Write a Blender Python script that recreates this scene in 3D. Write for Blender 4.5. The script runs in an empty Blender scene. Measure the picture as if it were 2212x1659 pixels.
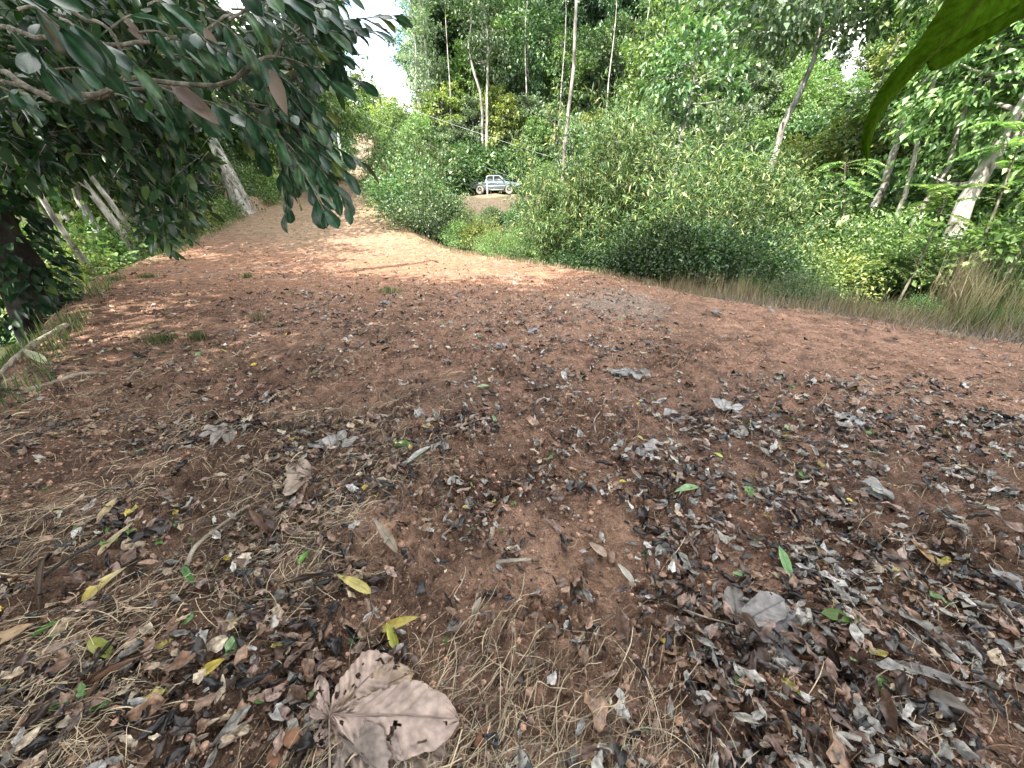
import bpy, math, random
import numpy as np
from mathutils import Vector

# ------------------------------------------------------------------ camera, sky, sun
sc = bpy.context.scene
COL = sc.collection
PITCH = math.radians(25.0)
EYE = 1.5
cam_d = bpy.data.cameras.new("camera")
cam_d.sensor_width = 36.0
cam_d.lens = 13.5
cam_d.clip_start = 0.02
cam_d.clip_end = 2000.0
cam = bpy.data.objects.new("camera", cam_d)
COL.objects.link(cam)
cam.location = (0, 0, EYE)
cam.rotation_euler = (math.radians(90) - PITCH, 0, 0)
sc.camera = cam

SUN_EL = math.radians(50.0)
SUN_TO = Vector((-0.66, -0.75, 0)).normalized()            # sun stands behind the camera, to the left
w = bpy.data.worlds.new("World")
sc.world = w
w.use_nodes = True
nt = w.node_tree
nt.nodes.clear()
out = nt.nodes.new("ShaderNodeOutputWorld")
bg = nt.nodes.new("ShaderNodeBackground")
sky = nt.nodes.new("ShaderNodeTexSky")
sky.sky_type = 'NISHITA'
sky.sun_disc = False
sky.sun_elevation = SUN_EL
sky.sun_rotation = math.atan2(SUN_TO.x, SUN_TO.y)
sky.air_density = 1.0
sky.dust_density = 0.6
tc = nt.nodes.new("ShaderNodeTexCoord")
mp = nt.nodes.new("ShaderNodeMapping")
mp.inputs['Scale'].default_value = (1.0, 1.0, 2.2)
mp.inputs['Location'].default_value = (0.35, 0.1, 0.2)
ns = nt.nodes.new("ShaderNodeTexNoise")
ns.inputs['Scale'].default_value = 2.6
ns.inputs['Detail'].default_value = 7
ns.inputs['Roughness'].default_value = 0.55
rp = nt.nodes.new("ShaderNodeValToRGB")
rp.color_ramp.elements[0].position = 0.40
rp.color_ramp.elements[1].position = 0.55
mx = nt.nodes.new("ShaderNodeMixRGB")
mx.inputs['Color2'].default_value = (9.2, 9.0, 8.6, 1)
nt.links.new(tc.outputs['Generated'], mp.inputs['Vector'])
nt.links.new(mp.outputs[0], ns.inputs['Vector'])
nt.links.new(ns.outputs['Fac'], rp.inputs[0])
nt.links.new(rp.outputs[0], mx.inputs['Fac'])
nt.links.new(sky.outputs[0], mx.inputs['Color1'])
nt.links.new(mx.outputs[0], bg.inputs['Color'])
bg.inputs['Strength'].default_value = 0.15
nt.links.new(bg.outputs[0], out.inputs['Surface'])

sl = bpy.data.lights.new("sun", 'SUN')
sl.energy = 4.2
sl.angle = math.radians(0.5)
sl.color = (1.0, 0.94, 0.85)
so = bpy.data.objects.new("sun", sl)
COL.objects.link(so)
sdir = Vector((SUN_TO.x * math.cos(SUN_EL), SUN_TO.y * math.cos(SUN_EL), math.sin(SUN_EL)))
so.rotation_euler = sdir.to_track_quat('Z', 'Y').to_euler()
so.location = (0, 0, 40)

sc.view_settings.view_transform = 'Standard'
sc.view_settings.look = 'None'
sc.view_settings.exposure = 2.0
sc.view_settings.gamma = 1.0
sc.cycles.max_bounces = 8
sc.cycles.diffuse_bounces = 2
sc.cycles.transmission_bounces = 4
sc.cycles.glossy_bounces = 2
sc.cycles.transparent_max_bounces = 8
sc.cycles.use_denoising = True

# ------------------------------------------------------------------ helpers
R = math.radians
rng = np.random.default_rng(7)
random.seed(7)

def ray(u, v):
    """direction through a point of the picture (2212 x 1659 units), unit depth"""
    xc = (u - 1106) / 829.5
    yc = (829.5 - v) / 829.5
    return np.array([xc, math.cos(PITCH) + yc * math.sin(PITCH), -math.sin(PITCH) + yc * math.cos(PITCH)])

def P(u, v, depth):
    return np.array([0, 0, EYE]) + ray(u, v) * depth

def PY(u, v, y):
    """the point on the ray that is y metres ahead"""
    d = ray(u, v)
    return np.array([0, 0, EYE]) + d * (y / d[1])

def hsh(ix, iy, seed):
    h = (ix.astype(np.int64) * 374761393 + iy.astype(np.int64) * 668265263 + seed * 974634777) & 0xffffffff
    h = ((h ^ (h >> 13)) * 1274126177) & 0xffffffff
    h = (h ^ (h >> 16)) & 0xffffffff
    return h / 4294967295.0

def vnoise(x, y, seed=0):
    x = np.asarray(x, float); y = np.asarray(y, float)
    ix = np.floor(x); iy = np.floor(y)
    fx = x - ix; fy = y - iy
    fx = fx * fx * (3 - 2 * fx); fy = fy * fy * (3 - 2 * fy)
    a = hsh(ix, iy, seed); b = hsh(ix + 1, iy, seed)
    c = hsh(ix, iy + 1, seed); d = hsh(ix + 1, iy + 1, seed)
    return (a * (1 - fx) + b * fx) * (1 - fy) + (c * (1 - fx) + d * fx) * fy

def fbm(x, y, oct=4, seed=0, gain=0.5):
    s = 0; a = 1; t = 0
    for k in range(oct):
        s = s + a * vnoise(x * 2 ** k + 17.3 * k, y * 2 ** k - 9.1 * k, seed + k)
        t += a; a *= gain
    return s / t

def sstep(x):
    x = np.clip(x, 0, 1)
    return x * x * (3 - 2 * x)

def link(name, data, parent=None):
    o = bpy.data.objects.new(name, data)
    COL.objects.link(o)
    if parent is not None:
        o.parent = parent
    return o

def tag(o, label=None, cat=None, group=None, kind=None):
    if label: o['label'] = label
    if cat: o['category'] = cat
    if group: o['group'] = group
    if kind: o['kind'] = kind
    return o

def thing(name, loc, label, cat, group=None, rz=0.0):
    o = bpy.data.objects.new(name, None)
    o.empty_display_size = 0.2
    COL.objects.link(o)
    o.location = [float(c) for c in loc]
    o.rotation_euler = (0, 0, rz)
    return tag(o, label, cat, group)

def np_mesh(name, V, F, mat, smooth=True, col=None):
    """V (n,3), F (m,k) one polygon size, or a list of such arrays"""
    if not isinstance(F, (list, tuple)):
        F = [F]
    F = [np.asarray(f) for f in F if len(f)]
    me = bpy.data.meshes.new(name)
    V = np.asarray(V, dtype=np.float32)
    me.vertices.add(len(V))
    me.vertices.foreach_set("co", V.ravel())
    nl = sum(f.size for f in F)
    npol = sum(len(f) for f in F)
    me.loops.add(nl)
    me.polygons.add(npol)
    me.loops.foreach_set("vertex_index", np.concatenate([f.ravel() for f in F]).astype(np.int32))
    tot = np.concatenate([np.full(len(f), f.shape[1]) for f in F])
    st = np.concatenate([[0], np.cumsum(tot)[:-1]])
    me.polygons.foreach_set("loop_start", st.astype(np.int32))
    me.polygons.foreach_set("loop_total", tot.astype(np.int32))
    if smooth:
        me.polygons.foreach_set("use_smooth", np.ones(npol, dtype=bool))
    me.update(calc_edges=True)
    if col is not None:
        ca = me.color_attributes.new("Col", 'FLOAT_COLOR', 'POINT')
        c4 = np.ones((len(V), 4), dtype=np.float32)
        c4[:, :3] = col
        ca.data.foreach_set("color", c4.ravel())
    if mat is not None:
        me.materials.append(mat)
    me.validate()
    return me

class Geo:
    """collects vertices and faces of one mesh"""
    def __init__(s):
        s.V = []; s.F = {}; s.n = 0; s.C = []
    def add(s, V, F, col=None):
        V = np.asarray(V, float).reshape(-1, 3)
        F = np.asarray(F, dtype=np.int64)
        s.V.append(V)
        s.F.setdefault(F.shape[1], []).append(F + s.n)
        if col is not None:
            s.C.append(np.broadcast_to(np.asarray(col, float), (len(V), 3)))
        s.n += len(V)
        return s
    def mesh(s, name, mat, smooth=True):
        F = [np.concatenate(v) for v in s.F.values()]
        return np_mesh(name, np.concatenate(s.V), F, mat, smooth, np.concatenate(s.C) if s.C else None)
    def build(s, name, mat, parent=None, smooth=True):
        return link(name, s.mesh(name, mat, smooth), parent)

def norm(a):
    return a / np.maximum(np.linalg.norm(a, axis=-1, keepdims=True), 1e-9)

def tube(g, pts, rad, n=8, wob=0.0, seed=0, col=None):
    pts = np.asarray(pts, float)
    rad = np.broadcast_to(np.asarray(rad, float), (len(pts),))
    T = norm(np.gradient(pts, axis=0))
    up = np.array([0.13, 0.21, 0.97]) if abs(T[0][2]) < 0.8 else np.array([0.93, 0.31, 0.1])
    A = norm(np.cross(T, up)); B = np.cross(T, A)
    a = np.linspace(0, 2 * math.pi, n, endpoint=False)
    r = rad[:, None] * (1 + wob * (vnoise(np.cos(a)[None] * 2 + 5, np.arange(len(pts))[:, None] * .7 + np.sin(a)[None] * 2 + 9, seed) * 2 - 1))
    V = pts[:, None] + (np.cos(a)[None, :, None] * A[:, None] + np.sin(a)[None, :, None] * B[:, None]) * r[..., None]
    m = len(pts)
    i = np.arange(m - 1)[:, None] * n; j = np.arange(n)[None]; k = (j + 1) % n
    F = np.stack([i + j, i + k, i + n + k, i + n + j], -1).reshape(-1, 4)
    g.add(V.reshape(-1, 3), F, col)
    for e, rev in ((0, True), (m - 1, False)):
        c = np.concatenate([V[e], pts[e][None]])
        f = np.array([[q, (q + 1) % n, n] for q in range(n)])
        g.add(c, f[:, ::-1] if rev else f, col)

def spline(p, n):
    p = np.asarray(p, float)
    m = len(p)
    if m < 3:
        return p[0] + (p[-1] - p[0]) * np.linspace(0, 1, n)[:, None]
    t = np.linspace(0, m - 1, n)
    i = np.clip(np.floor(t).astype(int), 0, m - 2)
    f = (t - i)[:, None]
    q = np.vstack([2 * p[0] - p[1], p, 2 * p[-1] - p[-2]])
    a, b, c, d = q[i], q[i + 1], q[i + 2], q[i + 3]
    return 0.5 * ((2 * b) + (c - a) * f + (2 * a - 5 * b + 4 * c - d) * f ** 2 + (-a + 3 * b - 3 * c + d) * f ** 3)

def box(g, x0, x1, y0, y1, z0, z1, col=None):
    V = [(x0, y0, z0), (x1, y0, z0), (x1, y1, z0), (x0, y1, z0), (x0, y0, z1), (x1, y0, z1), (x1, y1, z1), (x0, y1, z1)]
    F = [(0, 3, 2, 1), (4, 5, 6, 7), (0, 1, 5, 4), (1, 2, 6, 5), (2, 3, 7, 6), (3, 0, 4, 7)]
    g.add(V, F, col)

def frames(C, D, N):
    D = norm(D); S = norm(np.cross(D, N)); N = np.cross(S, D)
    return D, S, N

def diamonds(C, D, N, L, W, fold=0.25):
    """one folded pointed leaf of two triangles each: for foliage seen from afar"""
    D, S, N = frames(C, D, N)
    L = np.asarray(L)[:, None]; W = np.asarray(W)[:, None]
    b = C; t = C + D * L - N * L * 0.12
    m = C + D * L * 0.45
    l = m - S * W * .5 + N * W * fold; r = m + S * W * .5 + N * W * fold
    V = np.stack([b, l, t, r], 1).reshape(-1, 3)
    i = np.arange(len(C))[:, None] * 4
    F = np.concatenate([i + np.array([0, 2, 1])[None], i + np.array([0, 3, 2])[None]])
    return V, F

PROF = {
 'ovate': ([0, .12, .3, .5, .72, .9, 1], [.03, .55, .92, 1, .78, .36, .02]),
 'lance': ([0, .12, .3, .5, .72, .9, 1], [.03, .45, .85, 1, .8, .35, .02]),
 'obov':  ([0, .15, .35, .55, .75, .92, 1], [.03, .4, .75, .97, .98, .55, .03]),
 'litter': ([0, .1, .26, .45, .64, .82, .93, 1], [.03, .4, .84, 1, .9, .58, .27, .02]),
 'blade': ([0, .3, .6, .85, 1], [.7, 1, .8, .45, .03]),
}
def blades(C, D, N, L, W, prof='ovate', curl=0.3, bend=0.4, ripple=0.0, ns=5, rg=rng, rag=0.0, crum=0.0):
    """curved leaves with a mid line; every argument may vary from leaf to leaf"""
    n = len(C)
    D, S, N = frames(C, D, N)
    L = np.broadcast_to(L, (n,)); W = np.broadcast_to(W, (n,))
    curl = np.broadcast_to(curl, (n,)); bend = np.broadcast_to(bend, (n,)); ripple = np.broadcast_to(ripple, (n,))
    t = np.array(PROF[prof][0]); w = np.array(PROF[prof][1]); s = np.linspace(-1, 1, ns)
    nt_ = len(t)
    k = np.where(np.abs(curl) < 1e-3, 1e-3, curl)[:, None, None]
    b = np.where(np.abs(bend) < 1e-3, 1e-3, bend)[:, None, None]
    hw = (W[:, None, None] * .5) * w[None, :, None]
    if rag: hw = hw * (1 + rg.uniform(-rag, rag, (n, nt_, ns)) * np.minimum(1, np.abs(s))[None, None])
    ph = rg.uniform(0, 6.28, (n, 1, 1)); fr = rg.uniform(5, 12, (n, 1, 1))
    sx = hw * np.sin(s[None, None] * k) / k
    sz = hw * (1 - np.cos(s[None, None] * k)) / k + ripple[:, None, None] * W[:, None, None] * np.sin(fr * t[None, :, None] + ph + 2 * s[None, None]) * np.abs(s)[None, None]
    if crum: sz = sz + rg.normal(0, crum, (n, nt_, ns)) * W[:, None, None]
    tt = t[None, :, None] * np.ones((n, 1, ns))
    LX = L[:, None, None] * np.sin(tt * b) / b
    LZ = -L[:, None, None] * (1 - np.cos(tt * b)) / b
    ca = np.cos(tt * b); sa = np.sin(tt * b)
    X = LX + sz * sa; Z = LZ + sz * ca
    V = C[:, None, None] + D[:, None, None] * X[..., None] + S[:, None, None] * sx[..., None] + N[:, None, None] * Z[..., None]
    i = (np.arange(n) * nt_ * ns)[:, None, None] + (np.arange(nt_ - 1) * ns)[None, :, None] + np.arange(ns - 1)[None, None]
    F = np.stack([i, i + 1, i + ns + 1, i + ns], -1).reshape(-1, 4)
    return V, F

# ------------------------------------------------------------------ materials
def new_mat(name):
    m = bpy.data.materials.new(name)
    m.use_nodes = True
    t = m.node_tree
    for n in list(t.nodes):
        if n.type != 'OUTPUT_MATERIAL':
            t.nodes.remove(n)
    o = [n for n in t.nodes if n.type == 'OUTPUT_MATERIAL'][0]
    return m, t, o

def N_(t, typ, **kw):
    n = t.nodes.new(typ)
    for k, v in kw.items():
        if k in n.inputs:
            n.inputs[k].default_value = v
        else:
            setattr(n, k, v)
    return n

def ramp(t, src, stops):
    r = t.nodes.new("ShaderNodeValToRGB")
    e = r.color_ramp.elements
    while len(e) < len(stops):
        e.new(0.5)
    for k, (p, c) in enumerate(stops):
        e[k].position = p
        e[k].color = (*c, 1) if len(c) == 3 else c
    t.links.new(src, r.inputs[0])
    return r

def leaf_mat(name, stops, trans=0.35, rough=0.45, spec=0.4, tcol=(0.25, 0.4, 0.05), objvar=0.25, back=None):
    m, t, o = new_mat(name)
    g = N_(t, "ShaderNodeNewGeometry")
    r = ramp(t, g.outputs['Random Per Island'], stops)
    oi = N_(t, "ShaderNodeObjectInfo")
    hs = N_(t, "ShaderNodeHueSaturation")
    mr = N_(t, "ShaderNodeMapRange")
    mr.inputs[3].default_value = 1 - objvar; mr.inputs[4].default_value = 1 + objvar
    mh = N_(t, "ShaderNodeMapRange")
    mh.inputs[3].default_value = 0.485; mh.inputs[4].default_value = 0.515
    t.links.new(oi.outputs['Random'], mr.inputs[0]); t.links.new(oi.outputs['Random'], mh.inputs[0])
    t.links.new(mr.outputs[0], hs.inputs['Value']); t.links.new(mh.outputs[0], hs.inputs['Hue'])
    t.links.new(r.outputs[0], hs.inputs['Color'])
    p = N_(t, "ShaderNodeBsdfPrincipled")
    p.inputs['Roughness'].default_value = rough
    p.inputs['Specular IOR Level'].default_value = spec
    if back is not None:
        mb = N_(t, "ShaderNodeMixRGB")
        mb.inputs['Color2'].default_value = (*back, 1)
        t.links.new(g.outputs['Backfacing'], mb.inputs['Fac'])
        t.links.new(hs.outputs[0], mb.inputs['Color1'])
        t.links.new(mb.outputs[0], p.inputs['Base Color'])
    else:
        t.links.new(hs.outputs[0], p.inputs['Base Color'])
    tr = N_(t, "ShaderNodeBsdfTranslucent")
    mul = N_(t, "ShaderNodeMixRGB", blend_type='MULTIPLY')
    mul.inputs['Fac'].default_value = 1
    mul.inputs['Color2'].default_value = (tcol[0] * 10, tcol[1] * 10, tcol[2] * 10, 1)
    t.links.new(hs.outputs[0], mul.inputs['Color1'])
    t.links.new(mul.outputs[0], tr.inputs['Color'])
    ms = N_(t, "ShaderNodeMixShader")
    ms.inputs[0].default_value = trans
    t.links.new(p.outputs[0], ms.inputs[1]); t.links.new(tr.outputs[0], ms.inputs[2])
    t.links.new(ms.outputs[0], o.inputs['Surface'])
    return m

def bark_mat(name, c0, c1, c2, scale=3.0, rough=0.85, bump=0.4, stretch=0.35):
    m, t, o = new_mat(name)
    tc = N_(t, "ShaderNodeTexCoord"); mp = N_(t, "ShaderNodeMapping")
    mp.inputs['Scale'].default_value = (1, 1, stretch)
    t.links.new(tc.outputs['Object'], mp.inputs[0])
    n = N_(t, "ShaderNodeTexNoise"); n.inputs['Scale'].default_value = scale; n.inputs['Detail'].default_value = 6
    n.inputs['Roughness'].default_value = 0.65
    t.links.new(mp.outputs[0], n.inputs['Vector'])
    r = ramp(t, n.outputs['Fac'], [(0.36, c0), (0.5, c1), (0.62, c2)])
    n2 = N_(t, "ShaderNodeTexNoise"); n2.inputs['Scale'].default_value = scale * 9; n2.inputs['Detail'].default_value = 4
    t.links.new(mp.outputs[0], n2.inputs['Vector'])
    b = N_(t, "ShaderNodeBump"); b.inputs['Strength'].default_value = bump; b.inputs['Distance'].default_value = 0.03
    t.links.new(n2.outputs['Fac'], b.inputs['Height'])
    p = N_(t, "ShaderNodeBsdfPrincipled"); p.inputs['Roughness'].default_value = rough
    t.links.new(r.outputs[0], p.inputs['Base Color']); t.links.new(b.outputs[0], p.inputs['Normal'])
    t.links.new(p.outputs[0], o.inputs['Surface'])
    return m

def plain(name, col, rough=0.5, metal=0.0, spec=0.5, coat=0.0, var=0.0, scale=8):
    m, t, o = new_mat(name)
    p = N_(t, "ShaderNodeBsdfPrincipled")
    p.inputs['Roughness'].default_value = rough
    p.inputs['Metallic'].default_value = metal
    p.inputs['Specular IOR Level'].default_value = spec
    p.inputs['Coat Weight'].default_value = coat
    tc = N_(t, "ShaderNodeTexCoord")
    n = N_(t, "ShaderNodeTexNoise"); n.inputs['Scale'].default_value = scale; n.inputs['Detail'].default_value = 5
    t.links.new(tc.outputs['Object'], n.inputs['Vector'])
    lo = tuple(c * (1 - var) for c in col); hi = tuple(min(1, c * (1 + var)) for c in col)
    r = ramp(t, n.outputs['Fac'], [(0.35, lo), (0.65, hi)])
    t.links.new(r.outputs[0], p.inputs['Base Color'])
    t.links.new(p.outputs[0], o.inputs['Surface'])
    return m

def vcol_mat(name, rough=0.55, spec=0.4, var=0.35, scale=60, trans=0.0, bump=0.0, ribs=False):
    m, t, o = new_mat(name)
    a = N_(t, "ShaderNodeAttribute"); a.attribute_name = "Col"
    tc = N_(t, "ShaderNodeTexCoord")
    n = N_(t, "ShaderNodeTexNoise"); n.inputs['Scale'].default_value = scale; n.inputs['Detail'].default_value = 5
    t.links.new(tc.outputs['Object'], n.inputs['Vector'])
    mr = N_(t, "ShaderNodeMapRange"); mr.inputs[1].default_value = .3; mr.inputs[2].default_value = .7
    mr.inputs[3].default_value = 1 - var; mr.inputs[4].default_value = 1 + var
    t.links.new(n.outputs['Fac'], mr.inputs[0])
    hs = N_(t, "ShaderNodeHueSaturation")
    t.links.new(a.outputs['Color'], hs.inputs['Color']); t.links.new(mr.outputs[0], hs.inputs['Value'])
    p = N_(t, "ShaderNodeBsdfPrincipled"); p.inputs['Roughness'].default_value = rough
    p.inputs['Specular IOR Level'].default_value = spec
    t.links.new(hs.outputs[0], p.inputs['Base Color'])
    if bump:
        b = N_(t, "ShaderNodeBump"); b.inputs['Strength'].default_value = bump; b.inputs['Distance'].default_value = 0.004
        t.links.new(n.outputs['Fac'], b.inputs['Height']); t.links.new(b.outputs[0], p.inputs['Normal'])
    if trans:
        tr = N_(t, "ShaderNodeBsdfTranslucent"); t.links.new(hs.outputs[0], tr.inputs['Color'])
        ms = N_(t, "ShaderNodeMixShader"); ms.inputs[0].default_value = trans
        t.links.new(p.outputs[0], ms.inputs[1]); t.links.new(tr.outputs[0], ms.inputs[2])
        t.links.new(ms.outputs[0], o.inputs['Surface'])
    else:
        t.links.new(p.outputs[0], o.inputs['Surface'])
    return m

TC = (0.135, 0.165, 0.07)
M = {}
M['leaf_dark'] = leaf_mat("leaf_dark", [(0, (.012, .032, .014)), (.5, (.038, .085, .036)), (.85, (.08, .15, .065)), (1, (.17, .25, .11))], .22, .34, .6, TC)  # leaf ramps: low stops also imitate shaded gaps, top stops highlights
M['leaf_mid'] = leaf_mat("leaf_mid", [(0, (.022, .052, .022)), (.5, (.07, .135, .055)), (.85, (.14, .22, .095)), (1, (.29, .36, .17))], .26, .36, .6, TC)
M['leaf_light'] = leaf_mat("leaf_light", [(0, (.045, .09, .03)), (.5, (.13, .21, .075)), (.85, (.22, .32, .12)), (1, (.4, .47, .21))], .32, .38, .5, TC)
M['leaf_pale'] = leaf_mat("leaf_pale", [(0, (.05, .09, .05)), (.5, (.15, .22, .13)), (.85, (.28, .35, .22)), (1, (.5, .55, .37))], .26, .38, .6, TC)
M['leaf_yellow'] = leaf_mat("leaf_yellow", [(0, (.07, .11, .03)), (.5, (.2, .25, .075)), (.85, (.35, .38, .13)), (1, (.52, .48, .2))], .32, .45, .4, TC)
M['leaf_bamboo'] = leaf_mat("leaf_bamboo", [(0, (.018, .042, .016)), (.45, (.06, .115, .04)), (.82, (.15, .21, .075)), (.96, (.33, .36, .14)), (1, (.5, .44, .24))], .22, .48, .4, TC, .42)
M['leaf_hedge_shade'] = leaf_mat("leaf_hedge_shade", [(0, (.012, .03, .012)), (.5, (.035, .075, .03)), (.9, (.08, .14, .05)), (1, (.18, .25, .09))], .22, .38, .5, TC)  # leaf colour darkened to imitate shade at the hedge base
M['leaf_near'] = leaf_mat("leaf_near", [(0, (.007, .024, .008)), (.5, (.016, .045, .015)), (.85, (.04, .09, .03)), (1, (.12, .16, .04))], .16, .34, .42, (0.13, 0.2, 0.04), .1, back=(.03, .06, .03))
M['grass_green'] = leaf_mat("grass_green", [(0, (.03, .06, .02)), (.5, (.075, .12, .04)), (.8, (.14, .17, .07)), (1, (.34, .29, .16))], .25, .55, .3, TC)
M['grass_dry'] = leaf_mat("grass_dry", [(0, (.12, .09, .05)), (.4, (.27, .21, .13)), (.75, (.4, .34, .22)), (1, (.16, .2, .06))], .2, .6, .3, (.11, .1, .08))
M['grass_grey'] = leaf_mat("grass_grey", [(0, (.06, .05, .04)), (.5, (.2, .175, .14)), (1, (.42, .38, .31))], .1, .6, .3, (.1, .1, .08))
M['bark_pale'] = bark_mat("bark_pale", (.06, .055, .04), (.27, .25, .22), (.5, .48, .44), 4.5)
M['bark_grey'] = bark_mat("bark_grey", (.06, .05, .04), (.17, .15, .12), (.34, .32, .28), 3.0)
M['bark_dark'] = bark_mat("bark_dark", (.008, .008, .006), (.025, .022, .017), (.06, .055, .045), 5.0)
M['twig'] = bark_mat("twig", (.06, .05, .035), (.14, .12, .09), (.28, .26, .21), 14.0)
M['culm'] = bark_mat("culm", (.10, .12, .04), (.2, .2, .08), (.34, .3, .17), 4.0)
M['litter'] = vcol_mat("litter", .36, .5, .5, 70, 0.0, .5)
M['litter_big'] = vcol_mat("litter_big", .45, .45, .3, 35, 0.1, .5)
M['leaf_skin'] = vcol_mat("leaf_skin", .33, .42, .35, 30, .16, .25)
M['leaf_close'] = vcol_mat("leaf_close", .85, 0.0, .3, 60, .62)
M['straw'] = vcol_mat("straw", .55, .4, .2, 20)
M['clod'] = vcol_mat("clod", .95, .1, .3, 90, 0, .6)

# ------------------------------------------------------------------ ground
POLY = np.array([(-2.6, -6), (-3.2, 0), (-4.4, 2.9), (-7.3, 6.3), (-9.2, 8.9), (-10.8, 12.2), (-11.5, 15), (-13.0, 20.5), (-13.4, 29),
                 (-15, 38), (-18, 52), (-15.5, 52), (-12.2, 38), (-10.4, 30), (-8.3, 25), (-4.4, 17.0), (-2.9, 14.4), (-1.6, 13.2),
                 (1, 10.8), (2.56, 8.9), (3.64, 7.0), (6.05, 4.4), (10.5, .6), (12, -6)], float)

def poly_d(x, y):
    """signed distance to the cleared ground, positive outside"""
    d = np.full(np.shape(x), 1e9); ins = np.zeros(np.shape(x), bool)
    n = len(POLY)
    for i in range(n):
        a = POLY[i]; b = POLY[(i + 1) % n]
        e = b - a
        t = np.clip(((x - a[0]) * e[0] + (y - a[1]) * e[1]) / (e @ e), 0, 1)
        d = np.minimum(d, np.hypot(x - a[0] - t * e[0], y - a[1] - t * e[1]))
        c = ((a[1] > y) != (b[1] > y)) & (x < (b[0] - a[0]) * (y - a[1]) / (b[1] - a[1] + 1e-12) + a[0])
        ins ^= c
    return np.where(ins, -d, d)

def road_z(y):
    s = np.log1p(np.exp((y - 13.0) * 1.2)) / 1.2 * 0.15
    s2 = np.log1p(np.exp((y - 31.0) * .8)) / .8 * 0.15
    s3 = np.log1p(np.exp((y - 58.0) * .5)) / .5 * 0.27
    return s + s2 - s3

def G0(x, y):
    """large shape of the ground"""
    x = np.asarray(x, float); y = np.asarray(y, float)
    d = np.maximum(poly_d(x, y) + (fbm(x * .9, y * .9, 3, 31) - .5) * .5, 0)
    rz = road_z(y)
    cx = np.interp(y, [0, 12, 20, 30, 38, 52, 90], [2, -5, -9.5, -12, -13.6, -16.8, -20])
    left = rz - 3.8 * (1 - np.exp(-d * .26)) + 0.9 * np.exp(-((x + 13.9) ** 2 + ((y - 21.5) / 1.6) ** 2) / 1.0) + .25 * np.exp(-((d - .6) / .6) ** 2) * (y > 8) 
    terr = 2.36 * sstep((y - 33.4) / 2.7)
    hill = np.maximum(0, y - 44.0) * .36
    hill = 13 * np.tanh(hill / 13)
    right = rz * np.exp(-d * .3) * (1 - sstep((y - 31) / 4)) - .9 * (1 - np.exp(-d * .4)) * (1 - sstep((y - 30) / 5)) + terr + hill
    right = right + 6 * sstep((x - 16) / 30) * sstep((y + 5) / 20)
    s = sstep((x - cx) / 3.0 + .5)
    back = sstep((-y - 4) / 20) * 1.0
    out = left * (1 - s) + right * s + back
    out = out + (fbm(x * .25, y * .25, 3, 5) - .5) * 1.2 * sstep(d / 5)
    z = np.where(d > 0, out, rz)
    z = z + (fbm(x * .7, y * .7, 3, 12) - .5) * .10 * sstep((np.hypot(x, y) - 1) / 4)
    return z

def micro(x, y):
    r = np.hypot(x, y)
    f = np.exp(-np.maximum(r - 3, 0) / 6)
    n = fbm(x * 7, y * 7, 3, 77)
    cl = np.maximum(fbm(x * 26, y * 26, 4, 78, .65) - .48, 0)
    cl2 = np.maximum(fbm(x * 2.2, y * 2.2, 3, 79) - .45, 0)
    lump = (fbm(x * 2.6 + 4, y * 2.6, 3, 84) - .5) * .09 * sstep((r - .8) / 1.5) * np.exp(-np.maximum(r - 8, 0) / 8)
    ruts = lump * .6 + np.sin((x * .8 + y * .5) * 9 + fbm(x, y, 2, 80) * 6) * .006
    return (n - .5) * .06 * (f * .7 + .3) + cl * .27 * f * (.35 + 2.2 * cl2) + ruts * f

def G(x, y):
    x = np.asarray(x, float); y = np.asarray(y, float)
    return G0(x, y) + micro(x, y)

def gz(x, y):
    return float(G(np.array([x]), np.array([y]))[0])

def on_ground(u, v):
    """where the ray through a picture point meets the ground"""
    d = ray(u, v)
    t = np.linspace(.5, 60, 6000)
    X = d[0] * t; Y = d[1] * t; Z = EYE + d[2] * t
    k = np.argmax(Z < G0(X, Y))
    if k == 0 and Z[0] > 0:
        return None
    return np.array([X[k], Y[k], gz(X[k], Y[k])])

def axis(lo, hi, c, a, n):
    u = np.linspace(np.arcsinh((lo - c) / a), np.arcsinh((hi - c) / a), n)
    return c + a * np.sinh(u)
gx = axis(-160, 160, 0, 1.6, 1000)
gy = axis(-60, 240, 1.4, 1.6, 900)
XX, YY = np.meshgrid(gx, gy)
ZZ = G(XX, YY)
V = np.stack([XX, YY, ZZ], -1).reshape(-1, 3)
nx, ny = len(gx), len(gy)
i = (np.arange(ny - 1)[:, None] * nx + np.arange(nx - 1)[None]).ravel()
F = np.stack([i, i + 1, i + nx + 1, i + nx], -1)
d = poly_d(XX, YY)
n1 = fbm(XX * .5, YY * .5, 4, 41); n2 = fbm(XX * 2.5, YY * 2.5, 4, 42)
red = np.array([.33, .195, .135]); dark = np.array([.155, .095, .07]); tan = np.array([.32, .235, .15]); grey = np.array([.29, .25, .21])
soil = np.array([.055, .06, .025]); bank = np.array([.13, .10, .075]); straw = np.array([.36, .3, .19])
mixf = lambda a, b, f: a * (1 - f[..., None]) + b * f[..., None]
c = mixf(np.broadcast_to(red, XX.shape + (3,)), dark, sstep((n1 * .6 + n2 * .6 - .52) * 4) * .7)
c = mixf(c, np.array([.34, .2, .13]), sstep((n2 - .5) * 5) * .5)
c = mixf(c, np.array([.12, .075, .055]), sstep((fbm(XX * 9, YY * 9, 3, 47) - .52) * 6) * .6)
c = mixf(c, np.array([.31, .165, .098]), sstep((YY - 6.5 + n1 * 2) / 3) * (1 - sstep((YY - 12.5) / 3)) * sstep((n2 - .3) * 4) * .8)
c = mixf(c, tan, sstep((YY - 12.0 + (n1 - .5) * 7) / 6) * (.55 + .45 * n2))
gc = on_ground(1330, 655)
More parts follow.
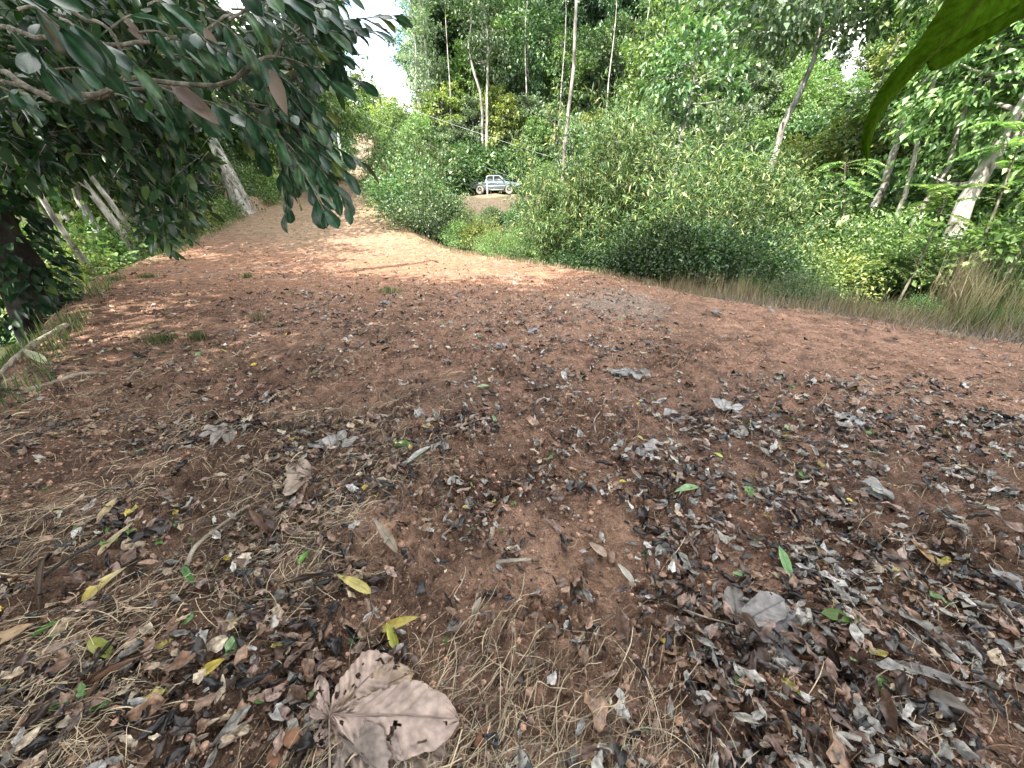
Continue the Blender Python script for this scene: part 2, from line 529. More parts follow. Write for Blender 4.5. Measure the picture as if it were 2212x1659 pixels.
gm = np.exp(-(((XX - gc[0]) / 1.0) ** 2 + ((YY - gc[1]) / 1.5) ** 2))
c = mixf(c, grey, sstep((gm + n2 * .9 - .9) * 2.5) * .6)
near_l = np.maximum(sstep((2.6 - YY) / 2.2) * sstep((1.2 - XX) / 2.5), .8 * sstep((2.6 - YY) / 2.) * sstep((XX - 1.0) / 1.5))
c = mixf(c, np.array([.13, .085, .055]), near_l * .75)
pt = np.exp(-(((XX - .16) / .36) ** 2 + ((YY - 1.15) / .42) ** 2)) + .9 * np.exp(-(((XX + .62) / .22) ** 2 + ((YY - 1.45) / .2) ** 2)) + .8 * np.exp(-(((XX - .2) / .25) ** 2 + ((YY - .5) / .14) ** 2))
c = mixf(c, np.array([.46, .28, .19]), sstep(pt * 1.3 + (n2 - .5)) * .8)
c = mixf(c, straw, np.exp(-((d - .1) / .22) ** 2) * sstep((n2 - .4) * 5) * .75)
c = mixf(c, soil, sstep((d - .15 + (n2 - .5) * .8) / .7))
c = mixf(c, np.array([.24, .19, .14]), sstep((YY - 32) / 6) * (d < .2) * .8)
bk = sstep((YY - 33) / 1) * (1 - sstep((YY - 41.5) / 1)) * sstep((XX + 9) / 2) * (1 - sstep((XX - 7) / 3))
c = mixf(c, bank, bk * (.5 + .5 * n2))
terrc = sstep((YY - 36) / .5) * (1 - sstep((YY - 43.5) / 1)) * sstep((XX + 11) / 2) * (1 - sstep((XX - 7) / 3))
c = mixf(c, tan, terrc * .5)
m, t, o = new_mat("ground_dirt")
a = N_(t, "ShaderNodeAttribute"); a.attribute_name = "Col"
tc = N_(t, "ShaderNodeTexCoord")
nn = N_(t, "ShaderNodeTexNoise"); nn.inputs['Scale'].default_value = 38; nn.inputs['Detail'].default_value = 8; nn.inputs['Roughness'].default_value = .7
t.links.new(tc.outputs['Object'], nn.inputs['Vector'])
nb = N_(t, "ShaderNodeTexNoise"); nb.inputs['Scale'].default_value = 5; nb.inputs['Detail'].default_value = 8; nb.inputs['Roughness'].default_value = .7
t.links.new(tc.outputs['Object'], nb.inputs['Vector'])
ad = N_(t, "ShaderNodeMath", operation='ADD'); t.links.new(nn.outputs['Fac'], ad.inputs[0]); t.links.new(nb.outputs['Fac'], ad.inputs[1])
mr = N_(t, "ShaderNodeMapRange"); mr.inputs[1].default_value = .7; mr.inputs[2].default_value = 1.3
mr.inputs[3].default_value = .35; mr.inputs[4].default_value = 1.65
t.links.new(ad.outputs[0], mr.inputs[0])
hs = N_(t, "ShaderNodeHueSaturation"); t.links.new(a.outputs['Color'], hs.inputs['Color']); t.links.new(mr.outputs[0], hs.inputs['Value'])
vo = N_(t, "ShaderNodeTexVoronoi"); vo.inputs['Scale'].default_value = 95
t.links.new(tc.outputs['Object'], vo.inputs['Vector'])
sb = N_(t, "ShaderNodeMath", operation='SUBTRACT'); t.links.new(nn.outputs['Fac'], sb.inputs[0])
ml = N_(t, "ShaderNodeMath", operation='MULTIPLY'); ml.inputs[1].default_value = .45
t.links.new(vo.outputs['Distance'], ml.inputs[0]); t.links.new(ml.outputs[0], sb.inputs[1])
b = N_(t, "ShaderNodeBump"); b.inputs['Strength'].default_value = .9; b.inputs['Distance'].default_value = .035
t.links.new(sb.outputs[0], b.inputs['Height'])
p = N_(t, "ShaderNodeBsdfPrincipled"); p.inputs['Roughness'].default_value = .95; p.inputs['Specular IOR Level'].default_value = .15
t.links.new(hs.outputs[0], p.inputs['Base Color']); t.links.new(b.outputs[0], p.inputs['Normal']); t.links.new(p.outputs[0], o.inputs['Surface'])
M['ground'] = m
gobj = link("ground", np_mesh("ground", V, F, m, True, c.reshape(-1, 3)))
tag(gobj, kind='structure')

# clods and pebbles of the loosened dirt
def ico_batch(C, S, seed=0):
    ph = (1 + 5 ** .5) / 2
    v = norm(np.array([(-1, ph, 0), (1, ph, 0), (-1, -ph, 0), (1, -ph, 0), (0, -1, ph), (0, 1, ph), (0, -1, -ph), (0, 1, -ph), (ph, 0, -1), (ph, 0, 1), (-ph, 0, -1), (-ph, 0, 1)], float))
    f = np.array([(0, 11, 5), (0, 5, 1), (0, 1, 7), (0, 7, 10), (0, 10, 11), (1, 5, 9), (5, 11, 4), (11, 10, 2), (10, 7, 6), (7, 1, 8), (3, 9, 4), (3, 4, 2), (3, 2, 6), (3, 6, 8), (3, 8, 9), (4, 9, 5), (2, 4, 11), (6, 2, 10), (8, 6, 7), (9, 8, 1)])
    rg = np.random.default_rng(seed)
    n = len(C)
    V = v[None] * (1 + rg.uniform(-.3, .3, (n, 12, 1))) * S[:, None] 
    a = rg.uniform(0, 6.28, n); ca, sa = np.cos(a)[:, None], np.sin(a)[:, None]
    V = np.stack([V[..., 0] * ca - V[..., 1] * sa, V[..., 0] * sa + V[..., 1] * ca, V[..., 2]], -1) + C[:, None]
    F = f[None] + (np.arange(n) * 12)[:, None, None]
    return V.reshape(-1, 3), F.reshape(-1, 3)

def scatter(n, ymax, ymin=.25, power=1.0, rg=rng):
    """random ground points seen by the camera, denser near by"""
    y = ymin + (ymax - ymin) * rg.uniform(0, 1, n) ** power
    x = rg.uniform(-1, 1, n) * (y * 1.15 + 1.6)
    return x, y

x, y = scatter(60000, 9, .2, 2.0)
dns = fbm(x * 1.3, y * 1.3, 3, 90)
k = (rng.uniform(0, 1, len(x)) < sstep((dns - .3) * 3)) & (poly_d(x, y) < 0)
x, y = x[k], y[k]
r = .0022 + .012 * rng.uniform(0, 1, len(x)) ** 7 + .001 * y
C = np.stack([x, y, G(x, y) + r * .2], -1)
S = np.stack([r * rng.uniform(.8, 1.4, len(r)), r * rng.uniform(.8, 1.3, len(r)), r * rng.uniform(.5, .9, len(r))], -1)
V, F = ico_batch(C, S, 3)
base = np.array([.36, .21, .14])[None] * rng.uniform(.45, 1.5, (len(x), 1)) + rng.uniform(0, .07, (len(x), 1))
g = Geo().add(V, F, np.repeat(base, 12, 0))
# grey gravel patch in the middle distance
x = gc[0] + rng.normal(0, .75, 4500); y = gc[1] + rng.normal(0, 1.5, 4500)
k = poly_d(x, y) < -.1
x, y = x[k], y[k]
r = .003 + .009 * rng.uniform(0, 1, len(x)) ** 3
C = np.stack([x, y, G(x, y) + r * .2], -1)
V, F = ico_batch(C, np.stack([r * 1.2, r, r * .6], -1), 4)
base = np.array([.33, .31, .28])[None] * rng.uniform(.5, 1.4, (len(x), 1))
g.add(V, F, np.repeat(base, 12, 0))
tag(g.build("gravel", M['clod'], smooth=False), "loose red dirt crumbs and grey gravel scattered over the clearing", "gravel", kind='stuff')

# ------------------------------------------------------------------ trees and bushes: shapes
def tree_meshes(key, seed, H, rad, cb, cr, nclump, nleaf, L, mat, bark, lean=(0, 0), flat=.5, spread=.115, droop=.3, LW=.5, shell=.45, fork=0, limbs=True, twist=.12):
    """a tapered trunk with limbs, and a crown of many leaf-sized faces gathered in clumps"""
    rg = np.random.default_rng(seed)
    npt = 12
    s = np.linspace(0, 1, npt)
    wx = (fbm(s * 3 + seed, s * 0 + 3, 2, seed) - .5) * H * twist; wy = (fbm(s * 3 + seed, s * 0 + 8, 2, seed + 5) - .5) * H * twist
    wx -= wx[0]; wy -= wy[0]
    trunk = np.stack([wx + lean[0] * s * H, wy + lean[1] * s * H, s * H * .93], -1)
    gt = Geo()
    tr = rad * (1 - .82 * s ** .9); tr[0] *= 1.35
    if H > 6: trunk[0, 2] -= .8
    else: trunk[0, 2] -= .15
    tube(gt, trunk, tr, 10, .12, seed)
    cz = (cb + H) / 2; rz = (H - cb) / 2
    top = lambda z: np.array([np.interp(z, trunk[:, 2], trunk[:, 0]), np.interp(z, trunk[:, 2], trunk[:, 1]), z])
    # clump centres
    dirs = norm(rg.normal(0, 1, (nclump, 3)))
    rr = rg.uniform(shell, 1, nclump) ** .8
    # lobed outline
    lob = .72 + .5 * fbm(dirs[:, 0] * 2.2 + seed, dirs[:, 1] * 2.2 + dirs[:, 2] * 1.7, 2, seed + 9)
    off = dirs * np.array([cr, cr, rz]) * (rr * lob)[:, None]
    C = np.array([top(min(cz + o[2], H * .9)) for o in off])
    C[:, 2] = cz + off[:, 2]; C[:, 0] += off[:, 0]; C[:, 1] += off[:, 1]
    if limbs:
        kk = rg.choice(nclump, min(nclump, 26), replace=False)
        for q in kk:
            e = C[q]
            z0 = max(cb * .85, min(e[2] - rg.uniform(.1, .5) * cr * .6, H * .85))
            b0 = top(z0)
            mid = (b0 + e) / 2 + np.array([0, 0, -.05 * cr]) + rg.normal(0, .06 * cr, 3)
            r0 = rad * (1 - .8 * z0 / H) * .45
            tube(gt, spline([b0, mid, e], 6), np.linspace(r0, r0 * .15, 6), 5)
    n = nclump * nleaf
    cs = cr * spread * rg.uniform(.6, 1.4, nclump)
    LC = np.repeat(C, nleaf, 0) + rg.normal(0, 1, (n, 3)) * np.repeat(cs, nleaf)[:, None] * np.array([1, 1, flat])
    outd = norm(LC - np.array([0, 0, cz]))
    D = outd * .8 + rg.normal(0, .6, (n, 3)) + np.array([0, 0, -droop])
    N = np.array([0, 0, 1.0]) + outd * .35 + rg.normal(0, .45, (n, 3))
    Ls = L * rg.uniform(.6, 1.35, n)
    V, F = diamonds(LC, D, N, Ls, Ls * LW * rg.uniform(.8, 1.2, n))
    mt = gt.mesh(key + "_trunk", bark)
    mc = Geo().add(V, F).mesh(key + "_crown", mat, False)
    return mt, mc

def vines(key, seed, H, r, n, L, mat):
    rg = np.random.default_rng(seed)
    z = H * rg.uniform(0, 1, n); a = rg.uniform(0, 6.28, n)
    rr = r * (1 + .8 * fbm(a * 1.5, z * .9, 3, seed)) * rg.uniform(.7, 1.2, n)
    C = np.stack([np.cos(a) * rr, np.sin(a) * rr, z], -1)
    D = np.stack([np.cos(a), np.sin(a), np.full(n, -.9)], -1) + rg.normal(0, .4, (n, 3))
    N = np.stack([np.cos(a), np.sin(a), np.full(n, .7)], -1) + rg.normal(0, .4, (n, 3))
    Ls = L * rg.uniform(.6, 1.3, n)
    V, F = diamonds(C, D, N, Ls, Ls * .6)
    return Geo().add(V, F).mesh(key, mat, False)

def bamboo_meshes(key, seed, H, rad, nculm, L, mat, dens=1.0):
    rg = np.random.default_rng(seed)
    g = Geo(); CC = []; DD = []
    for q in range(nculm):
        a = rg.uniform(0, 6.28); b = rad * .5 * rg.uniform(0, 1) ** .5
        h = H * (.4 + .75 * rg.uniform(0, 1) ** 1.4); ou = rad * rg.uniform(.15, 1.15)
        a2 = a + rg.normal(0, .5)
        s = np.linspace(0, 1, 8)
        p = np.stack([np.cos(a) * b + np.cos(a2) * ou * s ** 2.2, np.sin(a) * b + np.sin(a2) * ou * s ** 2.2, h * (s - .16 * s ** 4)], -1)
        tube(g, p, np.linspace(.012, .003, 8), 4)
        # side twigs with leaves
        m = int(30 * dens)
        st = 1 - .9 * rg.uniform(0, 1, m) ** 1.25
        bp = np.stack([np.interp(st, s, p[:, k]) for k in range(3)], -1)
        td = norm(rg.normal(0, 1, (m, 3)) * np.array([1, 1, .6]) + np.array([0, 0, .3]))
        tl = rg.uniform(.2, .6, m) * H / 3.2
        for e, (pp, dd, ll) in enumerate(zip(bp, td, tl)):
            kk = 11
            f = 1 - .75 * rg.uniform(0, 1, kk) ** 1.7
            sag = np.stack([f * 0, f * 0, -.25 * f ** 2 * ll], -1)
            CC.append(pp + dd * (f * ll)[:, None] + sag + rg.normal(0, .02, (kk, 3)))
            DD.append(np.broadcast_to(dd, (kk, 3)))
    C = np.concatenate(CC); D = np.concatenate(DD) + rg.normal(0, .8, (len(C), 3)) + np.array([0, 0, -.4])
    N = np.array([0, 0, 1.]) + rg.normal(0, .6, C.shape)
    Ls = L * rg.uniform(.6, 1.3, len(C))
    V, F = diamonds(C, D, N, Ls, Ls * .2, .15)
    return g.mesh(key + "_culms", M['culm']), Geo().add(V, F).mesh(key + "_leaves", mat, False)

def bush_meshes(key, seed, H, rad, nclump, nleaf, L, mat, LW=.55, bark=None, sp=.2):
    rg = np.random.default_rng(seed)
    g = Geo(); 
    a = rg.uniform(0, 6.28, nclump); rr = rad * rg.uniform(0, 1, nclump) ** .6
    z = H * (.08 + .92 * rg.uniform(0, 1, nclump)) * np.sqrt(np.clip(1.05 - (rr / rad) ** 2 * .8, .1, 1)) * (.65 + .5 * fbm(np.cos(a) * 2 + seed, np.sin(a) * 2, 2, seed))
    C = np.stack([np.cos(a) * rr, np.sin(a) * rr, z], -1)
    for q in rg.choice(nclump, min(16, nclump), replace=False):
        b0 = np.array([C[q][0] * .15, C[q][1] * .15, -.1])
        tube(g, spline([b0, (b0 + C[q]) / 2 + rg.normal(0, .08, 3), C[q]], 5), np.linspace(.03, .006, 5) * H / 2.5, 4)
    n = nclump * nleaf
    LC = np.repeat(C, nleaf, 0) + rg.normal(0, sp * rad, (n, 3)) * np.array([1, 1, .7])
    LC[:, 2] = np.abs(LC[:, 2])
    outd = norm(LC - np.array([0, 0, H * .3]))
    D = outd + rg.normal(0, .6, (n, 3)) + np.array([0, 0, -.25])
    N = np.array([0, 0, 1.]) + outd * .4 + rg.normal(0, .45, (n, 3))
    Ls = L * rg.uniform(.6, 1.35, n)
    V, F = diamonds(LC, D, N, Ls, Ls * LW)
    return g.mesh(key + "_stems", bark or M['twig']), Geo().add(V, F).mesh(key + "_foliage", mat, False)

def place(name, parts, loc, label, cat, group=None, s=1.0, rz=None, sz=None):
    o = thing(name, loc, label, cat, group, random.uniform(0, 6.28) if rz is None else rz)
    o.scale = (s, s, s if sz is None else sz)
    for pn, me in parts:
        link(pn, me, o)
    return o

def tparts(mm): return [("trunk", mm[0]), ("crown", mm[1])]
def bparts(mm): return [("stems", mm[0]), ("foliage", mm[1])]

def at_px(u, y):
    """ground point at picture column u and distance y (column taken near the horizon line)"""
    x = (u - 1106) / 829.5 / 1.12 * y
    return np.array([x, y, float(G0(np.array([x]), np.array([y]))[0])])

# forest kinds
FT = {}
FT['broad'] = tree_meshes("broad", 1, 15, .24, 5, 3.6, 170, 60, .34, M['leaf_mid'], M['bark_grey'])
FT['tall'] = tree_meshes("tall", 2, 20, .26, 10, 3.4, 150, 60, .34, M['leaf_dark'], M['bark_pale'])
FT['column'] = tree_meshes("column", 3, 17, .22, 3, 2.5, 190, 55, .32, M['leaf_dark'], M['bark_grey'], shell=.2)
FT['pale'] = tree_meshes("pale", 4, 11, .15, 3, 3.0, 120, 55, .36, M['leaf_pale'], M['bark_pale'])
FT['yellow'] = tree_meshes("yellow", 5, 10, .16, 2.5, 2.8, 120, 50, .32, M['leaf_yellow'], M['bark_grey'])
FT['light'] = tree_meshes("light", 6, 13, .2, 3.5, 3.2, 150, 55, .32, M['leaf_light'], M['bark_grey'], shell=.3)
FT['open'] = tree_meshes("open", 8, 19, .2, 9, 3.2, 60, 55, .3, M['leaf_mid'], M['bark_pale'], spread=.13)
FT['feather'] = tree_meshes("feather", 9, 20, .16, 4, 2.0, 90, 45, .22, M['leaf_pale'], M['bark_pale'], spread=.2, shell=.2)
BM = {}
BM['dark'] = bush_meshes("dark_bush", 21, 3.2, 1.8, 60, 60, .26, M['leaf_dark'])
BM['mid'] = bush_meshes("mid_bush", 22, 3.0, 1.7, 60, 60, .24, M['leaf_mid'])
BM['light'] = bush_meshes("light_bush", 23, 2.4, 1.5, 60, 55, .2, M['leaf_light'])
BM['pale'] = bush_meshes("pale_bush", 24, 3.4, 1.6, 55, 55, .22, M['leaf_pale'])
BM['yellow'] = bush_meshes("yellow_bush", 25, 2.2, 1.3, 50, 50, .16, M['leaf_yellow'], LW=.4)
BM['fine'] = bush_meshes("fine_bush", 26, 2.0, 1.2, 70, 70, .10, M['leaf_light'], LW=.5)
BM['finedark'] = bush_meshes("finedark_bush", 27, 2.2, 1.3, 80, 80, .10, M['leaf_mid'], LW=.55)
BM['deep'] = bush_meshes("hedge_shade", 28, 2.3, 1.4, 90, 85, .11, M['leaf_hedge_shade'], LW=.5)

# ---- forest wall on the hillside
LBL = {
 'broad': ('forest_tree', 'mid green broad crowned tree in the hillside forest wall', 'tree', 'broad crowned forest trees'),
 'tall': ('forest_tree', 'very tall dark crowned tree with a bare pale trunk on the hillside', 'tree', 'tall bare trunked forest trees'),
 'column': ('forest_tree', 'dark narrow tree leafy almost to the ground in the hillside forest', 'tree', 'narrow dark forest trees'),
 'pale': ('forest_tree', 'smaller tree with pale greyish green leaves at the front of the forest', 'tree', 'pale leaved forest trees'),
 'yellow': ('forest_tree', 'low yellowish green sunlit tree at the front of the forest', 'tree', 'yellow green forest trees'),
 'light': ('forest_tree', 'bright fresh green tree standing in the hillside forest', 'tree', 'bright green forest trees'),
 'open': ('forest_tree', 'tall slender tree with a thin open crown on the hillside', 'tree', 'thin crowned forest trees'),
 'feather': ('forest_tree', 'slender tree with fine feathery pale foliage beside the sky gap', 'tree', 'feathery trees by the sky gap'),
}
def ft(kind, u, y, s=1.0, sz=None, label=None, name=None):
    p = at_px(u, y)
    n_, l_, c_, g_ = LBL[kind]
    return place(name or n_, tparts(FT[kind]), p, label or l_, c_, None if label else g_, s, None, sz)

rgf = np.random.default_rng(99)
rows = [(47.5, ['pale', 'light', 'yellow', 'pale', 'light', 'yellow', 'open'], 62, .8), (52, ['broad', 'light', 'light', 'pale', 'broad'], 56, 1.0),
        (58, ['column', 'tall', 'broad', 'open', 'column'], 50, 1.05), (65, ['tall', 'broad', 'column', 'tall'], 46, 1.15), (74, ['broad', 'tall', 'column'], 46, 1.25)]
for y0, kinds, step, s0 in rows:
    u = 945 + rgf.uniform(0, 30)
    while u < 2080:
        kd = kinds[rgf.integers(len(kinds))]
        y = y0 + rgf.uniform(-2, 2)
        s = s0 * rgf.uniform(.8, 1.15)
        if 1675 < u < 1805:
            s *= .5
            if y0 > 60: u += step; continue
        if y0 == 47 and 960 < u < 1180:
            u += step * .7; continue
        ft(kd, u, y, s)
        u += step * rgf.uniform(.7, 1.3)
ft('feather', 915, 47, 1.0); ft('feather', 935, 52, 1.15); ft('open', 1050, 46, 1.0)
FT['bare'] = tree_meshes("bare", 10, 21, .115, 15, 2.6, 50, 45, .3, M['leaf_mid'], M['bark_pale'], twist=.06)
FT['fork'] = tree_meshes("fork", 12, 20, .19, 13.5, 3.6, 70, 50, .3, M['leaf_mid'], M['bark_pale'], twist=.1)
for j, (u, y, kd, s) in enumerate([(985, 46.2, 'bare', .75), (1030, 46.4, 'fork', .95), (1150, 46.5, 'bare', .9), (1285, 47.2, 'bare', .9), (1372, 46.2, 'bare', .8), (1505, 46, 'bare', .9), (1580, 45.5, 'bare', .85), (960, 48, 'bare', .8), (1190, 47.5, 'bare', .75), (1430, 46, 'fork', .9)]):
    place('forest_tree', tparts(FT[kd]), at_px(u, y), 'slim pale bare trunk standing at the front of the hillside forest' if kd == 'bare' else 'stout pale trunk forking high up at the front of the hillside forest', 'tree', ('slim' if kd == 'bare' else 'stout') + ' pale trunks of the forest front', s, None, 1.0)
u = 1160
while u < 1740:
    ft(['light', 'pale', 'yellow', 'light'][rgf.integers(4)], u, 44.6 + rgf.uniform(-.8, 1.0), rgf.uniform(.45, .68)); u += 52 * rgf.uniform(.7, 1.3)
for u in (905, 935, 962, 995, 1120): ft(['light', 'yellow', 'pale'][u % 3], u, 46.0, rgf.uniform(.45, .6))
# undergrowth at the foot of the forest
for k in range(46):
    u = rgf.uniform(880, 1950); y = rgf.uniform(40.8, 46) 
    if 985 < u < 1170 and y < 45: y = 45 + rgf.uniform(0, 1.5)
    kd = ['dark', 'mid', 'light', 'pale', 'dark', 'mid'][rgf.integers(6)]
    nm = {'dark': 'dark green', 'mid': 'mid green', 'light': 'bright green', 'pale': 'pale grey green'}[kd]
    place('forest_bush', bparts(BM[kd]), at_px(u, y), nm + ' bush at the foot of the hillside forest', 'bush', nm + ' bushes at the forest foot', rgf.uniform(.8, 1.6))
# the steep upper road and what stands round it
for (u, y, kd, s) in [(700, 60, 'broad', .75), (745, 62, 'column', .6), (790, 64, 'broad', .62), (815, 62, 'column', .52), (840, 60, 'light', .62), (770, 58, 'yellow', .62), (858, 56, 'yellow', .7), (850, 50, 'light', .5), (800, 56, 'light', .35), (880, 47, 'light', .6), (820, 66, 'broad', .42), (650, 58, 'broad', .9), (600, 52, 'light', .9), (870, 53, 'yellow', .6), (905, 44, 'light', .55)]:
    ft(kd, u, y, s)
for (u, y, kd, s) in [(835, 46, 'light', 1.0), (850, 42, 'mid', .9), (858, 38, 'light', 1.1), (745, 46, 'mid', 1.0), (735, 41, 'dark', 1.0), (725, 37, 'mid', 1.1), (750, 52, 'light', 1.1), (838, 52, 'mid', 1.2), (880, 40, 'mid', 1.2), (905, 38, 'light', 1.2), (930, 41, 'mid', 1.2)]:
    nm = {'dark': 'dark green', 'mid': 'mid green', 'light': 'bright green'}[kd]
    place('roadside_bush', bparts(BM[kd]), at_px(u, y), nm + ' bush beside the steep upper part of the road', 'bush', nm + ' bushes by the upper road', s)

# far wooded hill behind everything
x = rgf.uniform(-150, 150, 90000); y = rgf.uniform(80, 160, 90000)
k = (np.abs(x / y + .30) > .11) & (np.abs(x / y - .68) > .09)
x, y = x[k], y[k]
z = G0(x, y) + rgf.uniform(0, 1, len(x)) ** .7 * (7 + 9 * fbm(x * .12, y * .12, 3, 3))
C = np.stack([x, y, z], -1)
V, F = diamonds(C, rgf.normal(0, 1, C.shape), np.array([0, 0, 1.]) + rgf.normal(0, .5, C.shape), rgf.uniform(.8, 1.8, len(x)), rgf.uniform(.6, 1.2, len(x)))
tag(Geo().add(V, F).build("far_forest", M['leaf_dark'], smooth=False), "far dark green forest filling the gaps behind the hillside trees", "forest", kind='stuff')
SHADE = [(-14,-6,1.0),(-9,-5.5,1.0),(-4,-6.5,1.0),(1,-5,1.0),(6,-4,1.0),(-13,-1.5,.95),(-7.5,-1,1.0),(-2.5,-2,1.0),(3.5,-1.5,.9),(-13,4,.85),(-3.5,-1.5,1.08)]

# ------------------------------------------------------------------ bamboo along the right edge of the clearing
BB = [bamboo_meshes("bamboo_a", 51, 3.1, 1.25, 22, .15, M['leaf_bamboo']),
      bamboo_meshes("bamboo_b", 52, 3.6, 1.3, 24, .15, M['leaf_bamboo']),
      bamboo_meshes("bamboo_c", 53, 2.5, 1.1, 20, .14, M['leaf_bamboo'], 1.2)]
BL = 'feathery green bamboo clump, one of the run hedging the right side of the clearing'
PL = [bamboo_meshes("plume_a", 54, 4.2, .9, 5, .17, M['leaf_bamboo'], 1.3), bamboo_meshes("plume_b", 55, 3.7, 1.2, 6, .16, M['leaf_bamboo'], 1.2)]
def bamboo(x, y, s, k, label=None, sz=None):
    o = place('bamboo_clump', [("culms", BB[k][0]), ("foliage", BB[k][1])], (x, y, float(G0(np.array([x]), np.array([y]))[0])), label or BL, 'bamboo', None if label else 'bamboo clumps hedging the clearing', s, None, sz)
    return o
# u, distance, scale
for j, (u, y, s) in enumerate([(1215, 12.6, .85), (1290, 12.0, 1.0), (1370, 11.2, 1.0), (1450, 11.0, 1.1), (1335, 13.6, 1.05), (1240, 14.6, .95), (1520, 10.6, 1.0), (1600, 10.8, .95), (1420, 13.2, 1.15), (1530, 12.8, 1.1), (1650, 12.2, 1.0), (1700, 10.6, .8), (1175, 15.2, .85), (1480, 15.2, 1.1), (1600, 14.6, 1.1)]):
    p = at_px(u, y)
    bamboo(p[0], p[1], s, j % 3, None, s * rgf.uniform(.75, 1.6))
for j, (u, v, s) in enumerate([(905, 505, 1.0), (870, 470, 1.3), (960, 530, .6), (1050, 540, .42), (1120, 545, .5)]):
    p = on_ground(u, v)
    bamboo(p[0] + .9, p[1] + .9, s, j % 3, ['light bamboo clump leaning over the road beside the dark leafy bush', 'bamboo clump at the road edge above the dark leafy bush', 'low bamboo clump at the corner where road meets clearing', 'low yellow green bamboo clump below the parked pickup', 'low bamboo clump between the pickup bank and the tall hedge'][j])
for j, (x, y, s) in enumerate([(-6.0, 24.5, 1.6), (-7.4, 28, 1.65), (-5.6, 22, 1.2), (-5.3, 26, .95), (-9.0, 32, 1.6), (-5.8, 30, 1.3), (-9.8, 37, 1.4)]):
    bamboo(x, y, s, j % 3, ['tall bamboo clump left of the pickup, nearest the road bend', 'tallest bamboo clump right of the narrowing road', 'bamboo clump directly left of the bank under the pickup', 'small bamboo clump at the foot of the bank left of the pickup', 'tall bamboo clump right of the steep upper road', 'bamboo clump just behind the tallest one left of the pickup', 'farthest bamboo clump beside the upper road'][j])
for j, (u, y, s) in enumerate([(1195, 13.0, .72), (1245, 12.4, .95), (1300, 12.0, 1.05), (1340, 13.4, 1.15), (1390, 11.6, 1.0), (1440, 12.6, 1.2), (1490, 11.2, 1.0), (1540, 12.4, 1.15), (1590, 11.6, 1.0), (1655, 12.2, .95), (1715, 11.6, .8), (1265, 15, 1.1), (1400, 15, 1.25), (1560, 15, 1.3)]):
    p = at_px(u, y)
    place('bamboo_plume', [("culms", PL[j % 2][0]), ("foliage", PL[j % 2][1])], p, 'thin arching bamboo stems standing above the hedge', 'bamboo', 'bamboo plumes above the hedge', s)
for j, (u, y, s) in enumerate([(1265, 11.6, .45), (1330, 11.0, .55), (1390, 10.2, .62), (1440, 9.8, .66), (1490, 9.5, .7), (1540, 9.3, .7), (1595, 9.5, .75), (1650, 10.0, .75), (1700, 10.4, .7), (1420, 12.6, 1.0), (1520, 12.2, 1.0), (1620, 12.4, 1.0)]):
    p = at_px(u, y)
    place('hedge_shade_bush', bparts(BM['deep']), p, 'added dark leafy bush standing in for shade under the bamboo hedge', 'bush', 'added shade bushes under the bamboo', s)  # bushes added to darken the hedge foot, imitating its shade
for j in range(16):
    x = rgf.uniform(-6.5, 3.5); y = rgf.uniform(33.0, 34.6); kd = ['finedark', 'fine', 'mid'][j % 3]
    place('bank_bush', bparts(BM[kd]), (x, y, gz(x, y)), 'thin low bush on the bare bank below the pickup', 'bush', 'low bushes on the bank below the pickup', rgf.uniform(.3, .5))
# dark leafy bushes where the road meets the hedge
for j, (u, v, kd, s, lb) in enumerate([(850, 475, 'finedark', 1.35, 'dark glossy bush hanging over the right road edge'), (885, 500, 'finedark', 1.05, 'dark rounded bush at the near end of the road bushes'),
        (830, 440, 'finedark', 1.5, 'dark bush on the right edge where the road narrows'), (940, 527, 'fine', .5, 'low bright bush on the corner of the clearing'), (1010, 548, 'fine', .45, 'low yellowish bush below the bank, left of the small fork'),
        (1075, 556, 'fine', .5, 'low sunlit bush in the middle of the clearing edge'), (1140, 568, 'fine', .45, 'low leafy bush at the left foot of the tall hedge'), (980, 538, 'yellow', .5, 'small yellow green bush on the clearing edge below the pickup')]):
    p = on_ground(u, v)
    q = np.array([p[0] + .7, p[1] + .6])
    place('roadside_bush', bparts(BM[kd]), (q[0], q[1], gz(*q)), lb, 'bush', None, s)
for j, (x, y, kd, s, lb) in enumerate([(-1.2, 17.5, 'yellow', .6, 'bright yellow green bush in the dip below the bank'), (1.0, 17.0, 'fine', .7, 'light green bush in the dip right of the bank'), (-2.6, 19.5, 'fine', .7, 'rounded light bush in the dip left of the bank'),
        (.6, 22, 'light', .6, 'broad leaved light bush below the front of the pickup'), (2.8, 25, 'light', 1.0, 'bright bush standing right of the pickup bank'), (3.4, 31, 'pale', .9, 'pale green bush half hiding the bank right of the pickup'),
        (3.6, 38.3, 'light', .8, 'bright bush growing in front of the bonnet of the pickup'), (-3.2, 30.5, 'fine', .8, 'thin brownish green bush on the slope below the pickup'), (1.0, 31.5, 'mid', .75, 'small bush on the bank under the front wheel'),
        (-8.6, 38.6, 'yellow', .7, 'yellowish bush left of the tailgate of the pickup')]):
    place('slope_bush', bparts(BM[kd]), (x, y, gz(x, y)), lb, 'bush', None, s)

# ------------------------------------------------------------------ right side: trees close behind the hedge
def near_tree(name, label, u, v, y, H, rad, lean, cb, cr, mat, seed, L=.2, nclump=110, nleaf=55, bark='bark_pale', kind='tree', dz=0.0, **kw):
    mm = tree_meshes(name + str(seed), seed, H, rad, cb, cr, nclump, nleaf, L, M[mat], M[bark], lean, **kw)
    p = PY(u, v, y)
    z = float(G0(np.array([p[0]]), np.array([y]))[0])
    return place(name, tparts(mm), (p[0], y, z + dz), label, kind, None, 1.0, 0.0)

